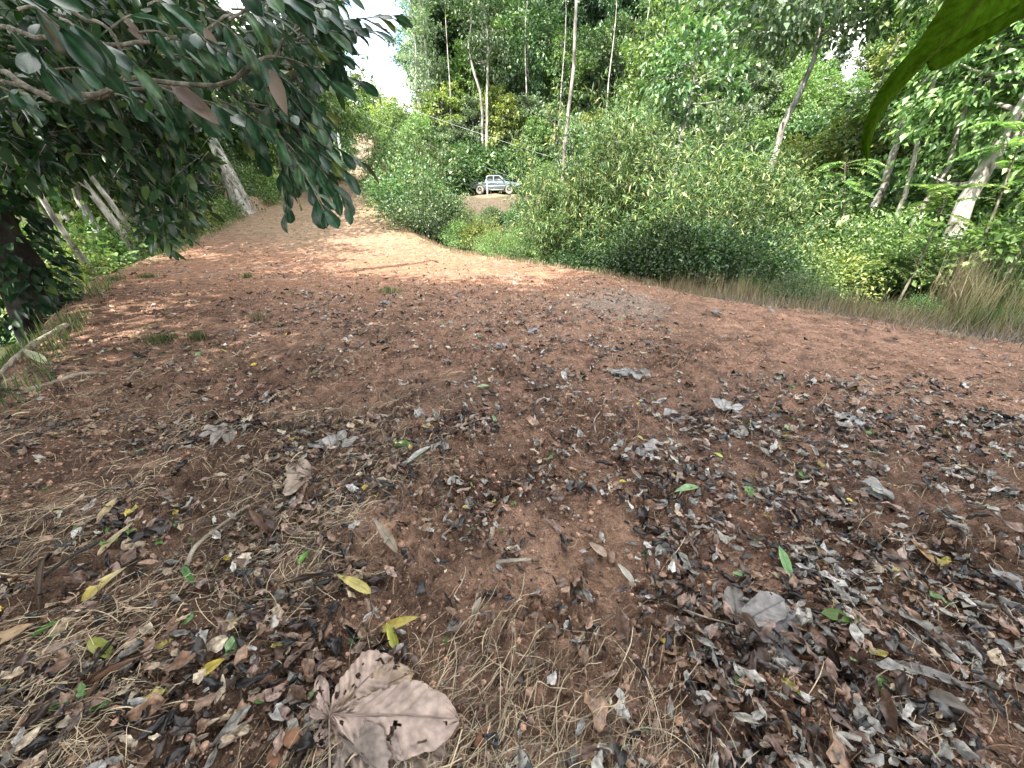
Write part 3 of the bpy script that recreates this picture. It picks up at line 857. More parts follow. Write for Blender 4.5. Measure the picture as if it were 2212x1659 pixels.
near_tree('leaning_tree', 'big mottled grey trunk leaning right above the dry grass at far right', 2025, 600, 11.5, 9, .26, (.10, .1), 2.6, 3.0, 'leaf_light', 61, .2, 100, 60)
near_tree('slender_tree', 'thin pale trunk just right of the big mottled trunk', 2110, 590, 13.0, 10, .13, (.1, 0), 3.5, 2.4, 'leaf_light', 62, .2, 80, 55)
near_tree('forked_tree', 'pale trunk rising behind the tip of the big hanging leaf', 1850, 560, 15, 12, .15, (.1, .05), 7.5, 2.6, 'leaf_mid', 63, .24, 60, 50)
near_tree('round_crowned_tree', 'tree with a broad bright rounded crown above the bamboo hedge', 1595, 520, 20, 12.6, .2, (.03, 0), 7.6, 4.3, 'leaf_pale', 64, .3, 150, 60, flat=.6)
near_tree('slender_tree', 'thin white spotted trunk showing through the bamboo left of the round crown', 1430, 520, 17, 8, .13, (.06, 0), 5.0, 2.0, 'leaf_mid', 65, .22, 50, 45)
near_tree('slender_tree', 'slanted thin trunk crossing the pale sky gap at right', 1735, 540, 24, 16.5, .085, (.13, 0), 13.5, 2.0, 'leaf_mid', 66, .3, 14, 40, bark='bark_grey')
near_tree('leafy_tree', 'bright green leafy tree at the far right edge, behind the dry grass', 2230, 560, 12, 8.5, .16, (.02, 0), 1.2, 3.2, 'leaf_light', 67, .2, 150, 60)
near_tree('leafy_tree', 'bright tree with drooping twigs reaching in at the upper right corner', 2190, 480, 16, 13, .2, (0, 0), 4.0, 4.4, 'leaf_light', 68, .26, 170, 60)
near_tree('leafy_tree', 'yellow green sunlit tree behind the hedge right of the round crown', 1760, 500, 23, 6.0, .14, (0, 0), 2.0, 3.4, 'leaf_yellow', 69, .28, 130, 60)
near_tree('leafy_tree', 'fresh green tree behind the tip of the hanging leaf', 1890, 520, 21, 8.6, .16, (0, 0), 2.2, 3.6, 'leaf_light', 70, .26, 150, 60)
near_tree('leafy_tree', 'dark green tree filling the background between trunk and leaf at right', 2030, 500, 20, 12.5, .18, (0, 0), 2.0, 4.0, 'leaf_mid', 71, .28, 160, 60)
near_tree('leafy_tree', 'dark tree behind the upper right crowns', 2120, 500, 27, 19, .2, (0, 0), 5, 5.5, 'leaf_mid', 72, .34, 170, 60)
near_tree('leafy_tree', 'tall dark tree at the upper right, behind the big hanging leaf', 1950, 480, 30, 20, .2, (0, 0), 8, 4.6, 'leaf_mid', 73, .34, 140, 60)
near_tree('leafy_tree', 'pale green tree behind the middle of the bamboo hedge', 1470, 470, 26, 8.0, .14, (0, 0), 1.5, 3.2, 'leaf_pale', 74, .28, 120, 55)
near_tree('leafy_tree', 'medium green tree rising right behind the hedge near the pale pole tree', 1330, 470, 30, 8.5, .14, (0, 0), 1.5, 3.2, 'leaf_mid', 75, .28, 120, 55)
near_tree('leafy_tree', 'light green tree left of the round crowned tree', 1400, 470, 34, 14, .2, (0, 0), 3, 3.6, 'leaf_light', 76, .32, 140, 55)
near_tree('pole_tree', 'very thin tall bare white trunk standing up from the bamboo hedge', 1222, 420, 16, 15, .085, (.022, 0), 12.5, 1.6, 'leaf_light', 77, .25, 24, 30, twist=.05)
near_tree('slender_tree', 'pale thin trunk leaning right beside the spotted one at far right', 2075, 590, 14.5, 10, .11, (.12, 0), 6.5, 2.4, 'leaf_light', 161, .22, 60, 50)
near_tree('slender_tree', 'thin pale trunk between the round crowned tree and the hanging leaf', 1885, 560, 13.5, 10, .09, (.03, 0), 6.5, 2.2, 'leaf_light', 162, .22, 50, 50)
near_tree('slender_tree', 'short pale dead looking trunk in the bright bushes right of the hedge', 1925, 575, 12.5, 7.5, .09, (.08, 0), 5.0, 2.0, 'leaf_light', 163, .2, 40, 50)
# compound-leaved saplings in front of them
def frond_tree(label, x, y, H, seed, nf=16, L=1.0, mat='leaf_light', name='fern_leaved_sapling'):
    rg = np.random.default_rng(seed)
    gt = Geo(); z0 = gz(x, y)
    tr = spline([(0, 0, -.1), (rg.normal(0, .1), rg.normal(0, .1), H * .5), (rg.normal(0, .2), rg.normal(0, .2), H)], 8)
    tube(gt, tr, np.linspace(.035, .012, 8), 6)
    CC = []; DD = []; NN = []; SS = []
    for q in range(nf):
        a = rg.uniform(0, 6.28); b = tr[-1] * (1 - .35 * rg.uniform() ** 2)
        el = rg.uniform(.0, .8)
        s = np.linspace(0, 1, 9)
        l = L * rg.uniform(.6, 1.1)
        p = b + np.stack([np.cos(a) * s * l, np.sin(a) * s * l, el * s * l - .55 * l * s ** 2], -1)
        tube(gt, p, np.linspace(.008, .003, 9), 4)
        T = norm(np.gradient(p, axis=0)); S = norm(np.cross(T, (0, 0, 1.)))
        for sd in (-1, 1):
            t = np.linspace(.12, 1, 15)
            c = np.stack([np.interp(t, s, p[:, k]) for k in range(3)], -1)
            TT = np.stack([np.interp(t, s, T[:, k]) for k in range(3)], -1)
            SS_ = np.stack([np.interp(t, s, S[:, k]) for k in range(3)], -1)
            CC.append(c); DD.append(SS_ * sd + TT * .35); NN.append(np.broadcast_to(np.array([0, 0, 1.]), c.shape)); SS.append(l * .24 * np.sin(t * 2.6 + .3))
    C = np.concatenate(CC); V, F = diamonds(C, np.concatenate(DD), np.concatenate(NN), np.concatenate(SS), np.full(len(C), .055 * L + .015))
    o = thing(name, (x, y, z0), label, 'sapling')
    gt.build('stem', M['twig'], o); Geo().add(V, F).build('fronds', M[mat], o, False)
for j, (u, v, y, H) in enumerate([(1960, 600, 9.6, 2.6), (2085, 600, 9.0, 3.6), (1870, 590, 10.5, 1.0), (2180, 600, 8.6, 2.8), (1800, 570, 12.5, 3.2)]):
    p = PY(u, v, y)
    frond_tree(['fern leaved sapling with level sprays left of the mottled trunk', 'taller fern leaved sapling in front of the mottled trunk', 'low bright fern like plant in the grass at right', 'fern leaved sapling at the far right edge', 'fern leaved sapling beneath the tip of the hanging leaf'][j], p[0], y, H, 80 + j)
for j, (u, v, y, kd, s, lb) in enumerate([(1640, 590, 10.0, 'finedark', .75, 'dark dense bush at the right end of the bamboo hedge'), (1560, 600, 9.4, 'finedark', .6, 'dark bush low in the shadow under the bamboo'), (1460, 590, 10.2, 'finedark', .6, 'dark bush beneath the middle of the hedge'), (1380, 580, 10.9, 'finedark', .6, 'dark bush under the left part of the tall hedge'),
        (1720, 600, 10.2, 'fine', .8, 'light leafy bush beside the right end of the hedge'), (1790, 600, 10.6, 'yellow', .7, 'yellowish bush behind the grass, below the sky gap'), (1850, 600, 11, 'fine', .95, 'bright bush behind the pale dead grass'),
        (1925, 600, 11, 'fine', 1.0, 'leafy bush left of the big mottled trunk'), (2000, 610, 13, 'light', 1.1, 'bush behind the foot of the mottled trunk'), (2120, 620, 9.6, 'fine', .9, 'leafy bush behind the tall dry grass clump'), (2200, 640, 8.8, 'light', .9, 'bush at the right edge behind the grass'),
        (1690, 560, 14, 'mid', 1.1, 'mid green bush behind the hedge end'), (1770, 560, 15, 'light', 1.2, 'rounded bright bush under the slanted thin trunk'), (1860, 560, 16, 'mid', 1.3, 'large bush under the forked pale trunk'), (1980, 560, 16, 'light', 1.3, 'large bright bush left behind the mottled trunk'), (2100, 560, 16, 'mid', 1.4, 'large bush right behind the mottled trunk'), (2220, 600, 14, 'mid', 1.4, 'large bush at far right background'), (2300, 600, 11, 'light', 1.2, 'bush just inside the right border of the view')]):
    p = PY(u, v, y)
    place('leafy_bush', bparts(BM[kd]), (p[0], y, gz(p[0], y)), lb, 'bush', None, s)
# two small palm like plants behind the pickup
for j, (x, s) in enumerate([(-3.25, 1.0), (-2.15, 1.05)]):
    rg = np.random.default_rng(200 + j)
    o = thing('palm_plant', (x, 43.4, gz(x, 43.4)), ['small yellow green strap leaved plant above the truck bed, left of its twin', 'small yellow green strap leaved plant right beside the cab roof'][j], 'plant')
    g = Geo(); tube(g, [(0, 0, -.1), (.05, 0, .9), (0, 0, 1.9)], [.07, .06, .05], 7); g.build('stem', M['bark_grey'], o)
    n = 34; a = rg.uniform(0, 6.28, n); e = rg.uniform(.1, 1.4, n)
    V, F = blades(np.tile([[0, 0, 1.85]], (n, 1)), np.stack([np.cos(a), np.sin(a), e], -1), np.tile([[0, 0, 1.]], (n, 1)) + .01, rg.uniform(.7, 1.1, n) * s, .13, 'lance', .4, .9, 0, 3, rg)
    Geo().add(V.reshape(-1, 3), F).build('leaves', M['leaf_yellow'], o)

# ------------------------------------------------------------------ left side
near_tree('leaning_tree', 'thick pale trunk leaning left at the road edge, vines on its right side', 530, 445, 20.5, 15, .46, (-.28, 0), 8.5, 4.4, 'leaf_dark', 101, .3, 150, 60, dz=-.3, twist=.03)
o = [q for q in bpy.data.objects if q.get('label', '').startswith('thick pale trunk leaning left')][0]
vm = vines("vine_leaves", 5, 6.5, .40, 900, .12, M['leaf_dark'])
vo_ = link('vine', vm, o); vo_.location = (.25, -.1, 0); vo_.rotation_euler = (0, -math.atan(.28), 0)
near_tree('overhanging_tree', 'bright green tree leaning over the upper road from the left', 690, 400, 27.5, 8.4, .2, (.06, 0), 2.6, 4.0, 'leaf_light', 102, .26, 190, 65, bark='bark_grey')
near_tree('slim_tree', 'thin twisted pale trunk left of the thick leaning one', 255, 545, 13.5, 9, .1, (-.03, 0), 6, 2.6, 'leaf_mid', 103, .22, 60, 50, twist=.25)
near_tree('slim_tree', 'mottled medium trunk at the left edge of the clearing', 290, 530, 12.6, 10, .11, (-.03, 0), 6.5, 3.0, 'leaf_dark', 104, .24, 70, 50, dz=.2)
near_tree('slim_tree', 'thin straight trunk rising from the grassy left edge', 205, 580, 10.5, 8, .08, (-.05, 0), 5.5, 2.2, 'leaf_mid', 105, .2, 50, 45)
near_tree('slim_tree', 'thin trunk behind the dark vine covered trunk', 120, 590, 8.6, 8, .085, (-.02, 0), 5.0, 2.2, 'leaf_mid', 106, .2, 50, 45, bark='bark_grey')
for (x, y, kd, s) in [(-16, 12, 'open', .8), (-16.5, 16.5, 'open', .8), (-18, 21, 'open', .85), (-18.5, 25, 'broad', .7)]:
    place('tall_tree', tparts(FT[kd]), (x, y, gz(x, y)), 'tall tree rising out of view behind the hanging foliage at left', 'tree', 'tall trees behind the left foliage', s)
near_tree('slim_tree', 'pale trunk between the mottled trunk and the thick leaning trunk', 420, 500, 17, 10, .10, (-.05, 0), 6.5, 2.8, 'leaf_dark', 107, .24, 60, 50)
for j, (u, y, s, kd) in enumerate([(40, 13, 1.0, 'light'), (110, 17, .9, 'light'), (200, 20, .95, 'yellow'), (290, 18, .9, 'light'), (370, 22, .9, 'yellow'), (60, 23, .9, 'light'), (180, 27, .9, 'light'), (300, 28, .95, 'broad'), (420, 30, .8, 'column'), (520, 32, .75, 'light'), (590, 37, .7, 'broad'), (650, 44, .7, 'column'), (-60, 18, 1.0, 'column'), (560, 27, .5, 'light'), (620, 31, .55, 'light'), (120, 34, 1.1, 'broad'), (300, 38, 1.1, 'tall'), (470, 42, 1.0, 'tall'), (-30, 30, 1.1, 'broad')]):  # mostly pale kinds in front: leaf colour stands in for backlight
    nm = {'light': 'bright green', 'yellow': 'yellow green', 'column': 'dark leafy', 'broad': 'broad crowned', 'tall': 'tall dark'}[kd]
    p = at_px(u, y)
    place('valley_tree', tparts(FT[kd]), p, nm + ' tree in the woods below the left edge of the clearing', 'tree', nm + ' trees in the left woods', s)
for j in range(34):
    u = rgf.uniform(-150, 600); y = rgf.uniform(9.5, 26)
    p = at_px(u, y)
    if poly_d(np.array([p[0]]), np.array([p[1]]))[0] < 1.2: continue
    kd = ['light', 'fine', 'yellow', 'light', 'fine', 'light'][j % 6]  # pale kinds only, so the leaf colour imitates backlit undergrowth
    nm = {'dark': 'dark green', 'mid': 'mid green', 'light': 'bright green', 'fine': 'fine leaved', 'yellow': 'yellow green'}[kd]
    place('understory_bush', bparts(BM[kd]), (p[0], p[1], p[2]), nm + ' bush among the thin trunks left of the clearing', 'bush', nm + ' bushes in the left woods', rgf.uniform(.7, 1.3))
for j, (u, v, kd, s, lb) in enumerate([(500, 478, 'fine', .75, 'bright ferny bush at the foot of the thick leaning trunk'), (455, 500, 'yellow', .7, 'bright yellow green bush left of the leaning trunk foot'), (570, 432, 'fine', 1.1, 'light feathery bush right behind the leaning trunk'), (600, 418, 'yellow', 1.1, 'yellowish bush beside the dirt mound'), (395, 520, 'finedark', .5, 'low dull green bush on the left clearing edge'),
        (650, 408, 'fine', 1.2, 'light bush on the left of the road beyond the mound'), (700, 396, 'mid', 1.0, 'mid green bush at the left road edge under the leaning crown'), (735, 392, 'finedark', 1.0, 'dark bush at the end of the visible dirt')]):
    p = on_ground(u, v)
    q = (p[0] - .8, p[1] + .5)
    place('edge_bush', bparts(BM[kd]), (q[0], q[1], gz(*q)), lb, 'bush', None, s)

# the big-leaved tree that reaches in from the left
tree = thing('overhanging_tree', (-7.9, 6.3, gz(-7.9, 6.3)), 'large leaved dark tree at left, its boughs hanging over the top left of the view', 'tree')
T0 = np.array(tree.location)
g = Geo()
tk = spline([(0, 0, -.6), (.05, .0, 1.0), (-.05, .1, 2.4), (.1, 0, 4.2), (.2, -.3, 7.0), (.3, -.6, 10)], 16)
tube(g, tk, np.linspace(.33, .1, 16), 14, .25, 3)
g.build('trunk', M['bark_dark'], tree)
vm = vines("trunk_vine", 9, 3.6, .36, 1100, .2, M['leaf_near'])
link('climbing_vine', vm, tree)

def bough(pts, r0, r1, n=22, sd=0):
    pts = spline(np.array(pts), n)
    pts = pts + (np.stack([fbm(np.arange(n) * .5 + sd, np.full(n, q * 7.), 2, sd + q) for q in range(3)], -1) - .5) * .06
    g = Geo(); tube(g, pts - T0, np.linspace(r0, r1, n), 7, .15, sd)
    return g, pts
def px(*a): return [P(*q) for q in a]
B = []
for sd, (pts, r0, r1) in enumerate([
    ([T0 + (0, 0, 3.3)] + px((-180, 130, 4.0), (0, 160, 2.7), (46, 185, 2.5), (139, 211, 2.35), (222, 199, 2.3), (287, 171, 2.3), (394, 176, 2.25), (491, 178, 2.2), (546, 148, 2.2), (583, 120, 2.25), (616, 83, 2.3), (660, 30, 2.4)), .06, .010),
    ([T0 + (0, 0, 3.3)] + px((-150, 150, 3.6), (0, 175, 2.6), (100, 200, 2.45), (230, 212, 2.4), (330, 188, 2.4), (420, 215, 2.4), (500, 240, 2.5), (600, 300, 2.6), (660, 370, 2.6), (690, 430, 2.6)), .045, .005),
    ([T0 + (0, 0, 4.2)] + px((-200, 20, 3.6), (0, 60, 2.6), (120, 90, 2.3), (260, 100, 2.3), (380, 70, 2.4), (500, 40, 2.5), (620, -20, 2.6)), .05, .01),
    ([T0 + (0, 0, 4.6)] + px((-200, -60, 3.2), (20, -30, 2.2), (160, 30, 2.0), (250, 85, 2.0), (265, 170, 2.1), (215, 215, 2.3)), .045, .006),
    ([T0 + (0, 0, 3.6)] + px((-200, 90, 4.6), (60, 150, 3.6), (250, 200, 3.5), (420, 260, 3.6), (560, 250, 3.6), (660, 230, 3.6)), .05, .006),
    ([T0 + (0, 0, 5)] + px((-100, -80, 4.5), (200, -50, 3.4), (420, 0, 3.2), (580, 60, 3.2), (660, 100, 3.2), (700, 150, 3.2)), .05, .006),
    ([T0 + (0, 0, 2.6)] + px((-100, 300, 5.2), (100, 330, 4.6), (260, 380, 4.6), (380, 450, 4.7), (430, 520, 4.8)), .05, .006),
    ([T0 + (0, 0, 2.8)] + px((-60, 250, 5.4), (160, 280, 5.0), (340, 320, 5.0), (470, 370, 5.2), (530, 420, 5.4)), .05, .006),
]):
    gg, pp = bough(pts, r0 * .34, r1 * .6, 34, sd + 1)
    gg.build('bough', M['twig'], tree)
    B.append(pp)

# large near leaves in sprays: start picture point, end picture point, depth, leaf length
SPR = [((616, 83), (735, 45), 2.3), ((600, 100), (735, 115), 2.3), ((640, 60), (725, -30), 2.4), ((583, 120), (715, 175), 2.35), ((560, 140), (690, 240), 2.4), ((640, 40), (700, 20), 2.2),
       ((520, 160), (640, 250), 2.5), ((540, 230), (700, 320), 2.5), ((560, 260), (715, 340), 2.55), ((600, 290), (690, 400), 2.5), ((620, 320), (700, 455), 2.45), ((620, 330), (640, 420), 2.55), ((600, 310), (610, 400), 2.6), ((500, 250), (560, 330), 2.6),
       ((460, 210), (600, 300), 2.3), ((350, 190), (455, 262), 2.1), ((330, 190), (390, 270), 2.1), ((420, 215), (520, 262), 2.2), ((300, 180), (360, 240), 2.3), ((240, 200), (330, 250), 2.5),
       ((40, 20), (130, 60), 1.35), ((100, 60), (215, 130), 1.5), ((130, 40), (200, 110), 1.5), ((190, 90), (270, 130), 1.7), ((240, 60), (330, 40), 1.9), ((300, 70), (400, 100), 2.0), ((380, 60), (470, 110), 2.0), ((450, 40), (540, 110), 2.0), ((500, 20), (600, 60), 2.0), ((470, -10), (600, -10), 1.5), ((560, -20), (660, 20), 1.9),
       ((20, 100), (110, 160), 1.8), ((0, 60), (60, 110), 1.7), ((-20, 180), (70, 240), 2.2), ((120, 150), (230, 170), 2.3), ((350, 120), (450, 150), 2.3), ((460, 100), (560, 160), 2.3), ((520, 90), (620, 170), 2.4), ((0, 0), (90, -10), 1.6), ((320, 10), (380, 30), 1.9), ((660, 50), (740, 85), 2.5), ((590, 180), (690, 290), 2.6), ((640, 200), (700, 270), 2.8), ((480, 180), (560, 300), 2.4)]
rs = np.random.default_rng(5)
CC = []; DD = []; NN = []; LL = []
gt = Geo()
for (a, b, dp) in SPR:
    A0 = P(a[0], a[1], dp); B0 = P(b[0], b[1], dp + rs.normal(0, .08))
    for rep in range(2 if b[0] > 560 else 1):
        A1 = A0 + rs.normal(0, .06, 3) * rep; B1 = B0 + rs.normal(0, .12, 3) * rep
        if rep: A1 = A1 + np.array([0, .15, .03]); B1 = B1 + np.array([0, .2, .02])
        s = spline([A1, (A1 + B1) / 2 + np.array([0, 0, .03]), B1], 9)
        gt = Geo(); tube(gt, s - T0, np.linspace(.006, .002, 9), 5); gt.build('twig', M['twig'], tree)
        ln = np.linalg.norm(B1 - A1)
        nl = max(4, int(ln / .055))
        for q in range(nl):
            t = .25 + .75 * q / (nl - 1)
            c = np.array([np.interp(t, np.linspace(0, 1, 9), s[:, k]) for k in range(3)])
            d = norm(B1 - A1); sd = norm(np.cross(d, (0, 0, 1.))) * (1 if q % 2 else -1)
            CC.append(c); DD.append(d * (.7 + t * .8) + sd * rs.uniform(.2, .9) + rs.normal(0, .18, 3) + np.array([0, 0, -.55]))
            NN.append(np.array([0, -.35, 1.]) + sd * .2 + rs.normal(0, .38, 3)); LL.append(rs.uniform(.11, .19))
n = len(CC)
V, F = blades(np.array(CC) - T0, np.array(DD), np.array(NN), np.array(LL), np.array(LL) * rs.uniform(.36, .54, n), 'obov', rs.uniform(.15, .9, n), rs.uniform(.1, 1.0, n), rs.uniform(0, .1, n), 7, rs, .08, .012)
pal = np.array([(.010, .034, .014), (.018, .05, .022), (.03, .072, .032), (.055, .105, .048), (.09, .12, .03)])[rs.choice(5, n, p=[.28, .34, .22, .12, .04])] * rs.uniform(.8, 1.25, (n, 1))
m_ = V.reshape(n, -1, 3).shape[1]
sc_ = np.ones(m_); cols_ = np.arange(m_) % 7; rows_ = np.arange(m_) // 7
sc_[cols_ == 3] = 2.3; sc_[(cols_ != 3) & (rows_ % 2 == 0)] *= 1.18
cc_ = pal[:, None] * sc_[None, :, None] * rs.uniform(.85, 1.15, (n, m_, 1))
bite = (rs.uniform(0, 1, (n, 1)) < .15) & (rs.uniform(0, 1, (n, m_)) < .12)
cc_ = np.where(bite[..., None], np.array([.12, .08, .04]), cc_)
Geo().add(V.reshape(-1, 3), F, cc_.reshape(-1, 3)).build('near_foliage', M['leaf_skin'], tree)

# the mass of smaller looking leaves further back on the same tree
def inside(poly, u, v):
    r = np.zeros(np.shape(u), bool); n = len(poly)
    for i in range(n):
        a = poly[i]; b = poly[(i + 1) % n]
        r ^= ((a[1] > v) != (b[1] > v)) & (u < (b[0] - a[0]) * (v - a[1]) / (b[1] - a[1] + 1e-9) + a[0])
    return r
def fill(poly, d0, d1, ncl, nl, L, W, sp, seed):
    rg = np.random.default_rng(seed)
    pu = np.array([q[0] for q in poly]); pv = np.array([q[1] for q in poly])
    u = rg.uniform(pu.min(), pu.max(), ncl * 4); v = rg.uniform(pv.min(), pv.max(), ncl * 4)
    k = inside(poly, u, v) & (fbm(u / 75., v / 75., 2, seed) > .36)
    u = u[k][:ncl]; v = v[k][:ncl]
    dp = rg.uniform(d0, d1, len(u))
    C = np.array([P(a, b, c) for a, b, c in zip(u, v, dp)])
    ax = norm(rg.normal(0, 1, C.shape) + np.array([.9, -.2, -.5]))
    f = np.tile(np.linspace(-.5, .5, nl), len(C))[:, None]
    LC = np.repeat(C, nl, 0) + np.repeat(ax, nl, 0) * f * sp + rg.normal(0, .03, (len(C) * nl, 3))
    D = np.repeat(ax, nl, 0) * .8 + rg.normal(0, .5, LC.shape) + np.array([0, 0, -.5])
    N = np.array([0, -.2, 1.]) + rg.normal(0, .5, LC.shape)
    Ls = L * rg.uniform(.6, 1.25, len(LC))
    tw = Geo()
    for c, a in zip(C, ax):
        tube(tw, np.array([c - a * sp * .6 - T0, c + a * sp * .4 - T0]), [.005, .002], 3)
    V, F = blades(LC - T0, D, N, Ls, Ls * W, 'ovate', rg.uniform(.1, .6, len(LC)), rg.uniform(0, .7, len(LC)), 0, 3, rg)
    return V.reshape(-1, 3), F, tw
PM = [(-40, 190), (300, 215), (420, 255), (425, 290), (440, 350), (445, 390), (400, 420), (410, 470), (385, 465), (335, 525), (300, 450), (240, 385), (120, 365), (-40, 380)]
PT = [(-60, -60), (715, -60), (720, 60), (690, 130), (640, 210), (560, 240), (300, 230), (-60, 230)]
PR = [(560, 100), (715, 60), (730, 140), (680, 210), (680, 280), (630, 310), (560, 280)]
gf = Geo(); 
tws = []
for poly, d0, d1, ncl, nl, L, W, sp, sd in [(PM, 3.6, 6.5, 700, 9, .15, .42, .45, 11), (PT, 3.0, 5.0, 500, 9, .16, .42, .42, 12), (PR, 2.8, 3.8, 30, 8, .15, .42, .35, 13), (PM, 5.5, 7.5, 420, 9, .15, .42, .5, 14)]:
    V, F, tw = fill(poly, d0, d1, ncl, nl, L, W, sp, sd)
    gf.add(V, F); tws.append(tw)
gf.build('foliage', M['leaf_near'], tree)
tg = Geo()
for tw in tws:
    for k_, fl in tw.F.items():
        pass
    off = tg.n
    tg.V += tw.V; tg.n += tw.n
    for k_, fl in tw.F.items():
        tg.F.setdefault(k_, []).extend([f + off for f in fl])
tag(tg.build('fine_twigs', M['twig'], tree), kind='stuff')
# brown dead leaves caught in it
M['leaf_dead'] = leaf_mat("leaf_dead", [(0, (.15, .11, .095)), (1, (.2, .15, .13))], .1, .55, .3, TC)
for (a, b, dp, Wd) in [((372, 185), (455, 250), 1.95, .09), ((380, 190), (430, 225), 1.9, .07), ((585, 150), (612, 232), 2.1, .085), ((440, 60), (470, 110), 1.9, .05), ((270, 40), (300, 80), 2.0, .05)]:
    A0 = P(*a, dp); B0 = P(*b, dp)
    V, F = blades(np.array([A0 - T0]), np.array([B0 - A0]), np.array([[.15, -1., .5]]), np.linalg.norm(B0 - A0) * 1.1, Wd, 'ovate', np.array([.8]), np.array([.35]), np.array([.1]), 7, rs)
    Geo().add(V.reshape(-1, 3), F).build('dead_leaf', M['leaf_dead'], tree)
# low growth round its foot
rg = np.random.default_rng(77)
for j, (u, v, s) in enumerate([(60, 690, .8), (110, 650, .7), (20, 740, .8), (-40, 700, 1.0), (150, 628, .45)]):
    p = on_ground(u, v)
    place('shade_bush', bparts(BM['dark']), (p[0] - .35, p[1] + .1, gz(p[0] - .35, p[1])), ['dark broad leaved bush at the foot of the vine covered trunk', 'dark bush right beside the vine covered trunk', 'dark bush lowest on the left edge of the view', 'dark bush at the very left border', 'small dark bush where the grassy edge begins'][j], 'bush', None, s * .42)

# trees behind the viewer whose shade lies over the clearing
SH = tree_meshes("shade", 300, 14, .3, 6, 4.6, 150, 60, .3, M['leaf_dark'], M['bark_grey'])
for j, (x, y, s) in enumerate(SHADE):
    place('shade_tree', tparts(SH), (x, y, gz(x, y)), 'tall leafy shade tree outside the view, ' + ['at the far left', 'left of the viewer', 'behind and left', 'straight behind', 'behind and right', 'beside the left edge', 'close on the left', 'just behind the viewer', 'close on the right', 'past the vine covered trunk', 'nearest behind the viewer'][j], 'tree', 'shade trees behind the camera', s)

# ------------------------------------------------------------------ the big leaf that hangs in at the upper right
def shape_px(up, lo, dp, n=26, m=9, curl=.02, seed=0, wob=.004):
    """a thin curved sheet between two picture outlines at a real distance"""
    up = spline(np.array([(a, b) for a, b in up], float), n); lo = spline(np.array([(a, b) for a, b in lo], float), n)
    V = []
    for i in range(n):
        for j in range(m):
            s = j / (m - 1)
            q = up[i] * (1 - s) + lo[i] * s
            d = dp[0] + (dp[1] - dp[0]) * i / (n - 1) + curl * (abs(s - .45) * 2) ** 1.5 + wob * math.sin(i * .9 + seed) * (s - .5)
            V.append(P(q[0], q[1], d))
    F = [(i * m + j, i * m + j + 1, (i + 1) * m + j + 1, (i + 1) * m + j) for i in range(n - 1) for j in range(m - 1)]
    return np.array(V), np.array(F)
cv = lambda X, Y: ((2600 + X / 1.185) * .5486, Y / 1.185 * .5486)
up = [cv(*q) for q in [(1420, -130), (1330, 0), (1200, 200), (1105, 310), (1030, 410), (985, 490), (950, 590), (938, 680), (965, 757)]]
lo = [cv(*q) for q in [(1800, -60), (1640, 60), (1380, 200), (1237, 287), (1190, 340), (1110, 440), (1050, 515), (1000, 610), (966, 760)]]
hl = thing('hanging_leaf', P(2212, 0, .5), 'very large blurred green leaf hanging in at the upper right corner', 'leaf')
L0 = np.array(hl.location)
def vein_col(n, m, ph):
    t = np.arange(n)[:, None] / (n - 1); s = np.abs(np.arange(m)[None] / (m - 1) - .45) * 2
    v = np.cos((t * 26 - s * 2.6 + ph) * 2 * math.pi) > .93
    bl = fbm(t * 14, s * 5 + t * 3, 3, 6)
    cc = np.array([.055, .118, .006])[None, None] * (1 + .35 * (bl[..., None] - .5) * 2)
    cc = np.where(v[..., None], cc * .72, cc)
    edge = (np.minimum(np.arange(m), m - 1 - np.arange(m)) < 1)[None, :, None] & (vnoise(t * 30, t * 0 + 2, 4) > .55)[..., None]
    return np.where(edge, np.array([.09, .055, .02]), cc).reshape(-1, 3)
V, F = shape_px(up, lo, (.50, .46), 150, 33)
Geo().add(V - L0, F, vein_col(150, 33, 0)).build('blade', M['leaf_close'], hl)
up2 = [cv(*q) for q in [(1800, -60), (1640, 40), (1380, 190), (1237, 285)]]
lo2 = [cv(*q) for q in [(1830, 20), (1697, 80), (1480, 215), (1380, 285), (1268, 331), (1240, 290)]]
V, F = shape_px(up2, lo2, (.505, .475), 60, 17, .008)
Geo().add(V - L0, F, vein_col(60, 17, .3)).build('side_lobe', M['leaf_close'], hl)
g = Geo()
mid = [P(*cv(*q), d) for q, d in [((1640, -120), .492), ((1500, 0), .490), ((1400, 120), .485), ((1290, 235), .48), ((1150, 385), .472), ((1040, 500), .468), ((975, 640), .462)]]
tube(g, spline(mid, 20) - L0, np.linspace(.0016, .0006, 20), 6)
M['midrib'] = plain("midrib", (.04, .055, .008), .8, 0, 0)
g.build('midrib', M['midrib'], hl)

# ------------------------------------------------------------------ pickup truck
def prism(g, prof, y0, y1, inset=None, col=None):
    """closed profile in x-z, extruded along y with optional inset of the far edges"""
    n = len(prof)
    A = np.array([(x, y0, z) for x, z in prof]); Bv = np.array([(x, y1, z) for x, z in prof])
    V = np.concatenate([A, Bv])
    F4 = [(i, (i + 1) % n, n + (i + 1) % n, n + i) for i in range(n)]
    g.V.append(V); 
    g.F.setdefault(4, []).append(np.array(F4) + g.n)
    g.F.setdefault(n, []).append(np.array([list(range(n))[::-1], [n + i for i in range(n)]]) + g.n)
    g.n += 2 * n
M['paint'] = plain("truck_paint", (.095, .13, .135), .3, .3, .6, .8, .12, 3)
M['glass'] = plain("truck_glass", (.025, .035, .035), .05, 0, .9, 0, 0)
M['black'] = plain("black_plastic", (.02, .02, .02), .6)
M['tyre'] = plain("tyre", (.24, .22, .19), .9, 0, .2, 0, .3)
M['rim'] = plain("rim", (.13, .13, .13), .35, .6)
M['chrome'] = plain("chrome", (.8, .8, .8), .18, .9)
M['lamp'] = plain("lamp", (.75, .8, .85), .1, .2, .8)
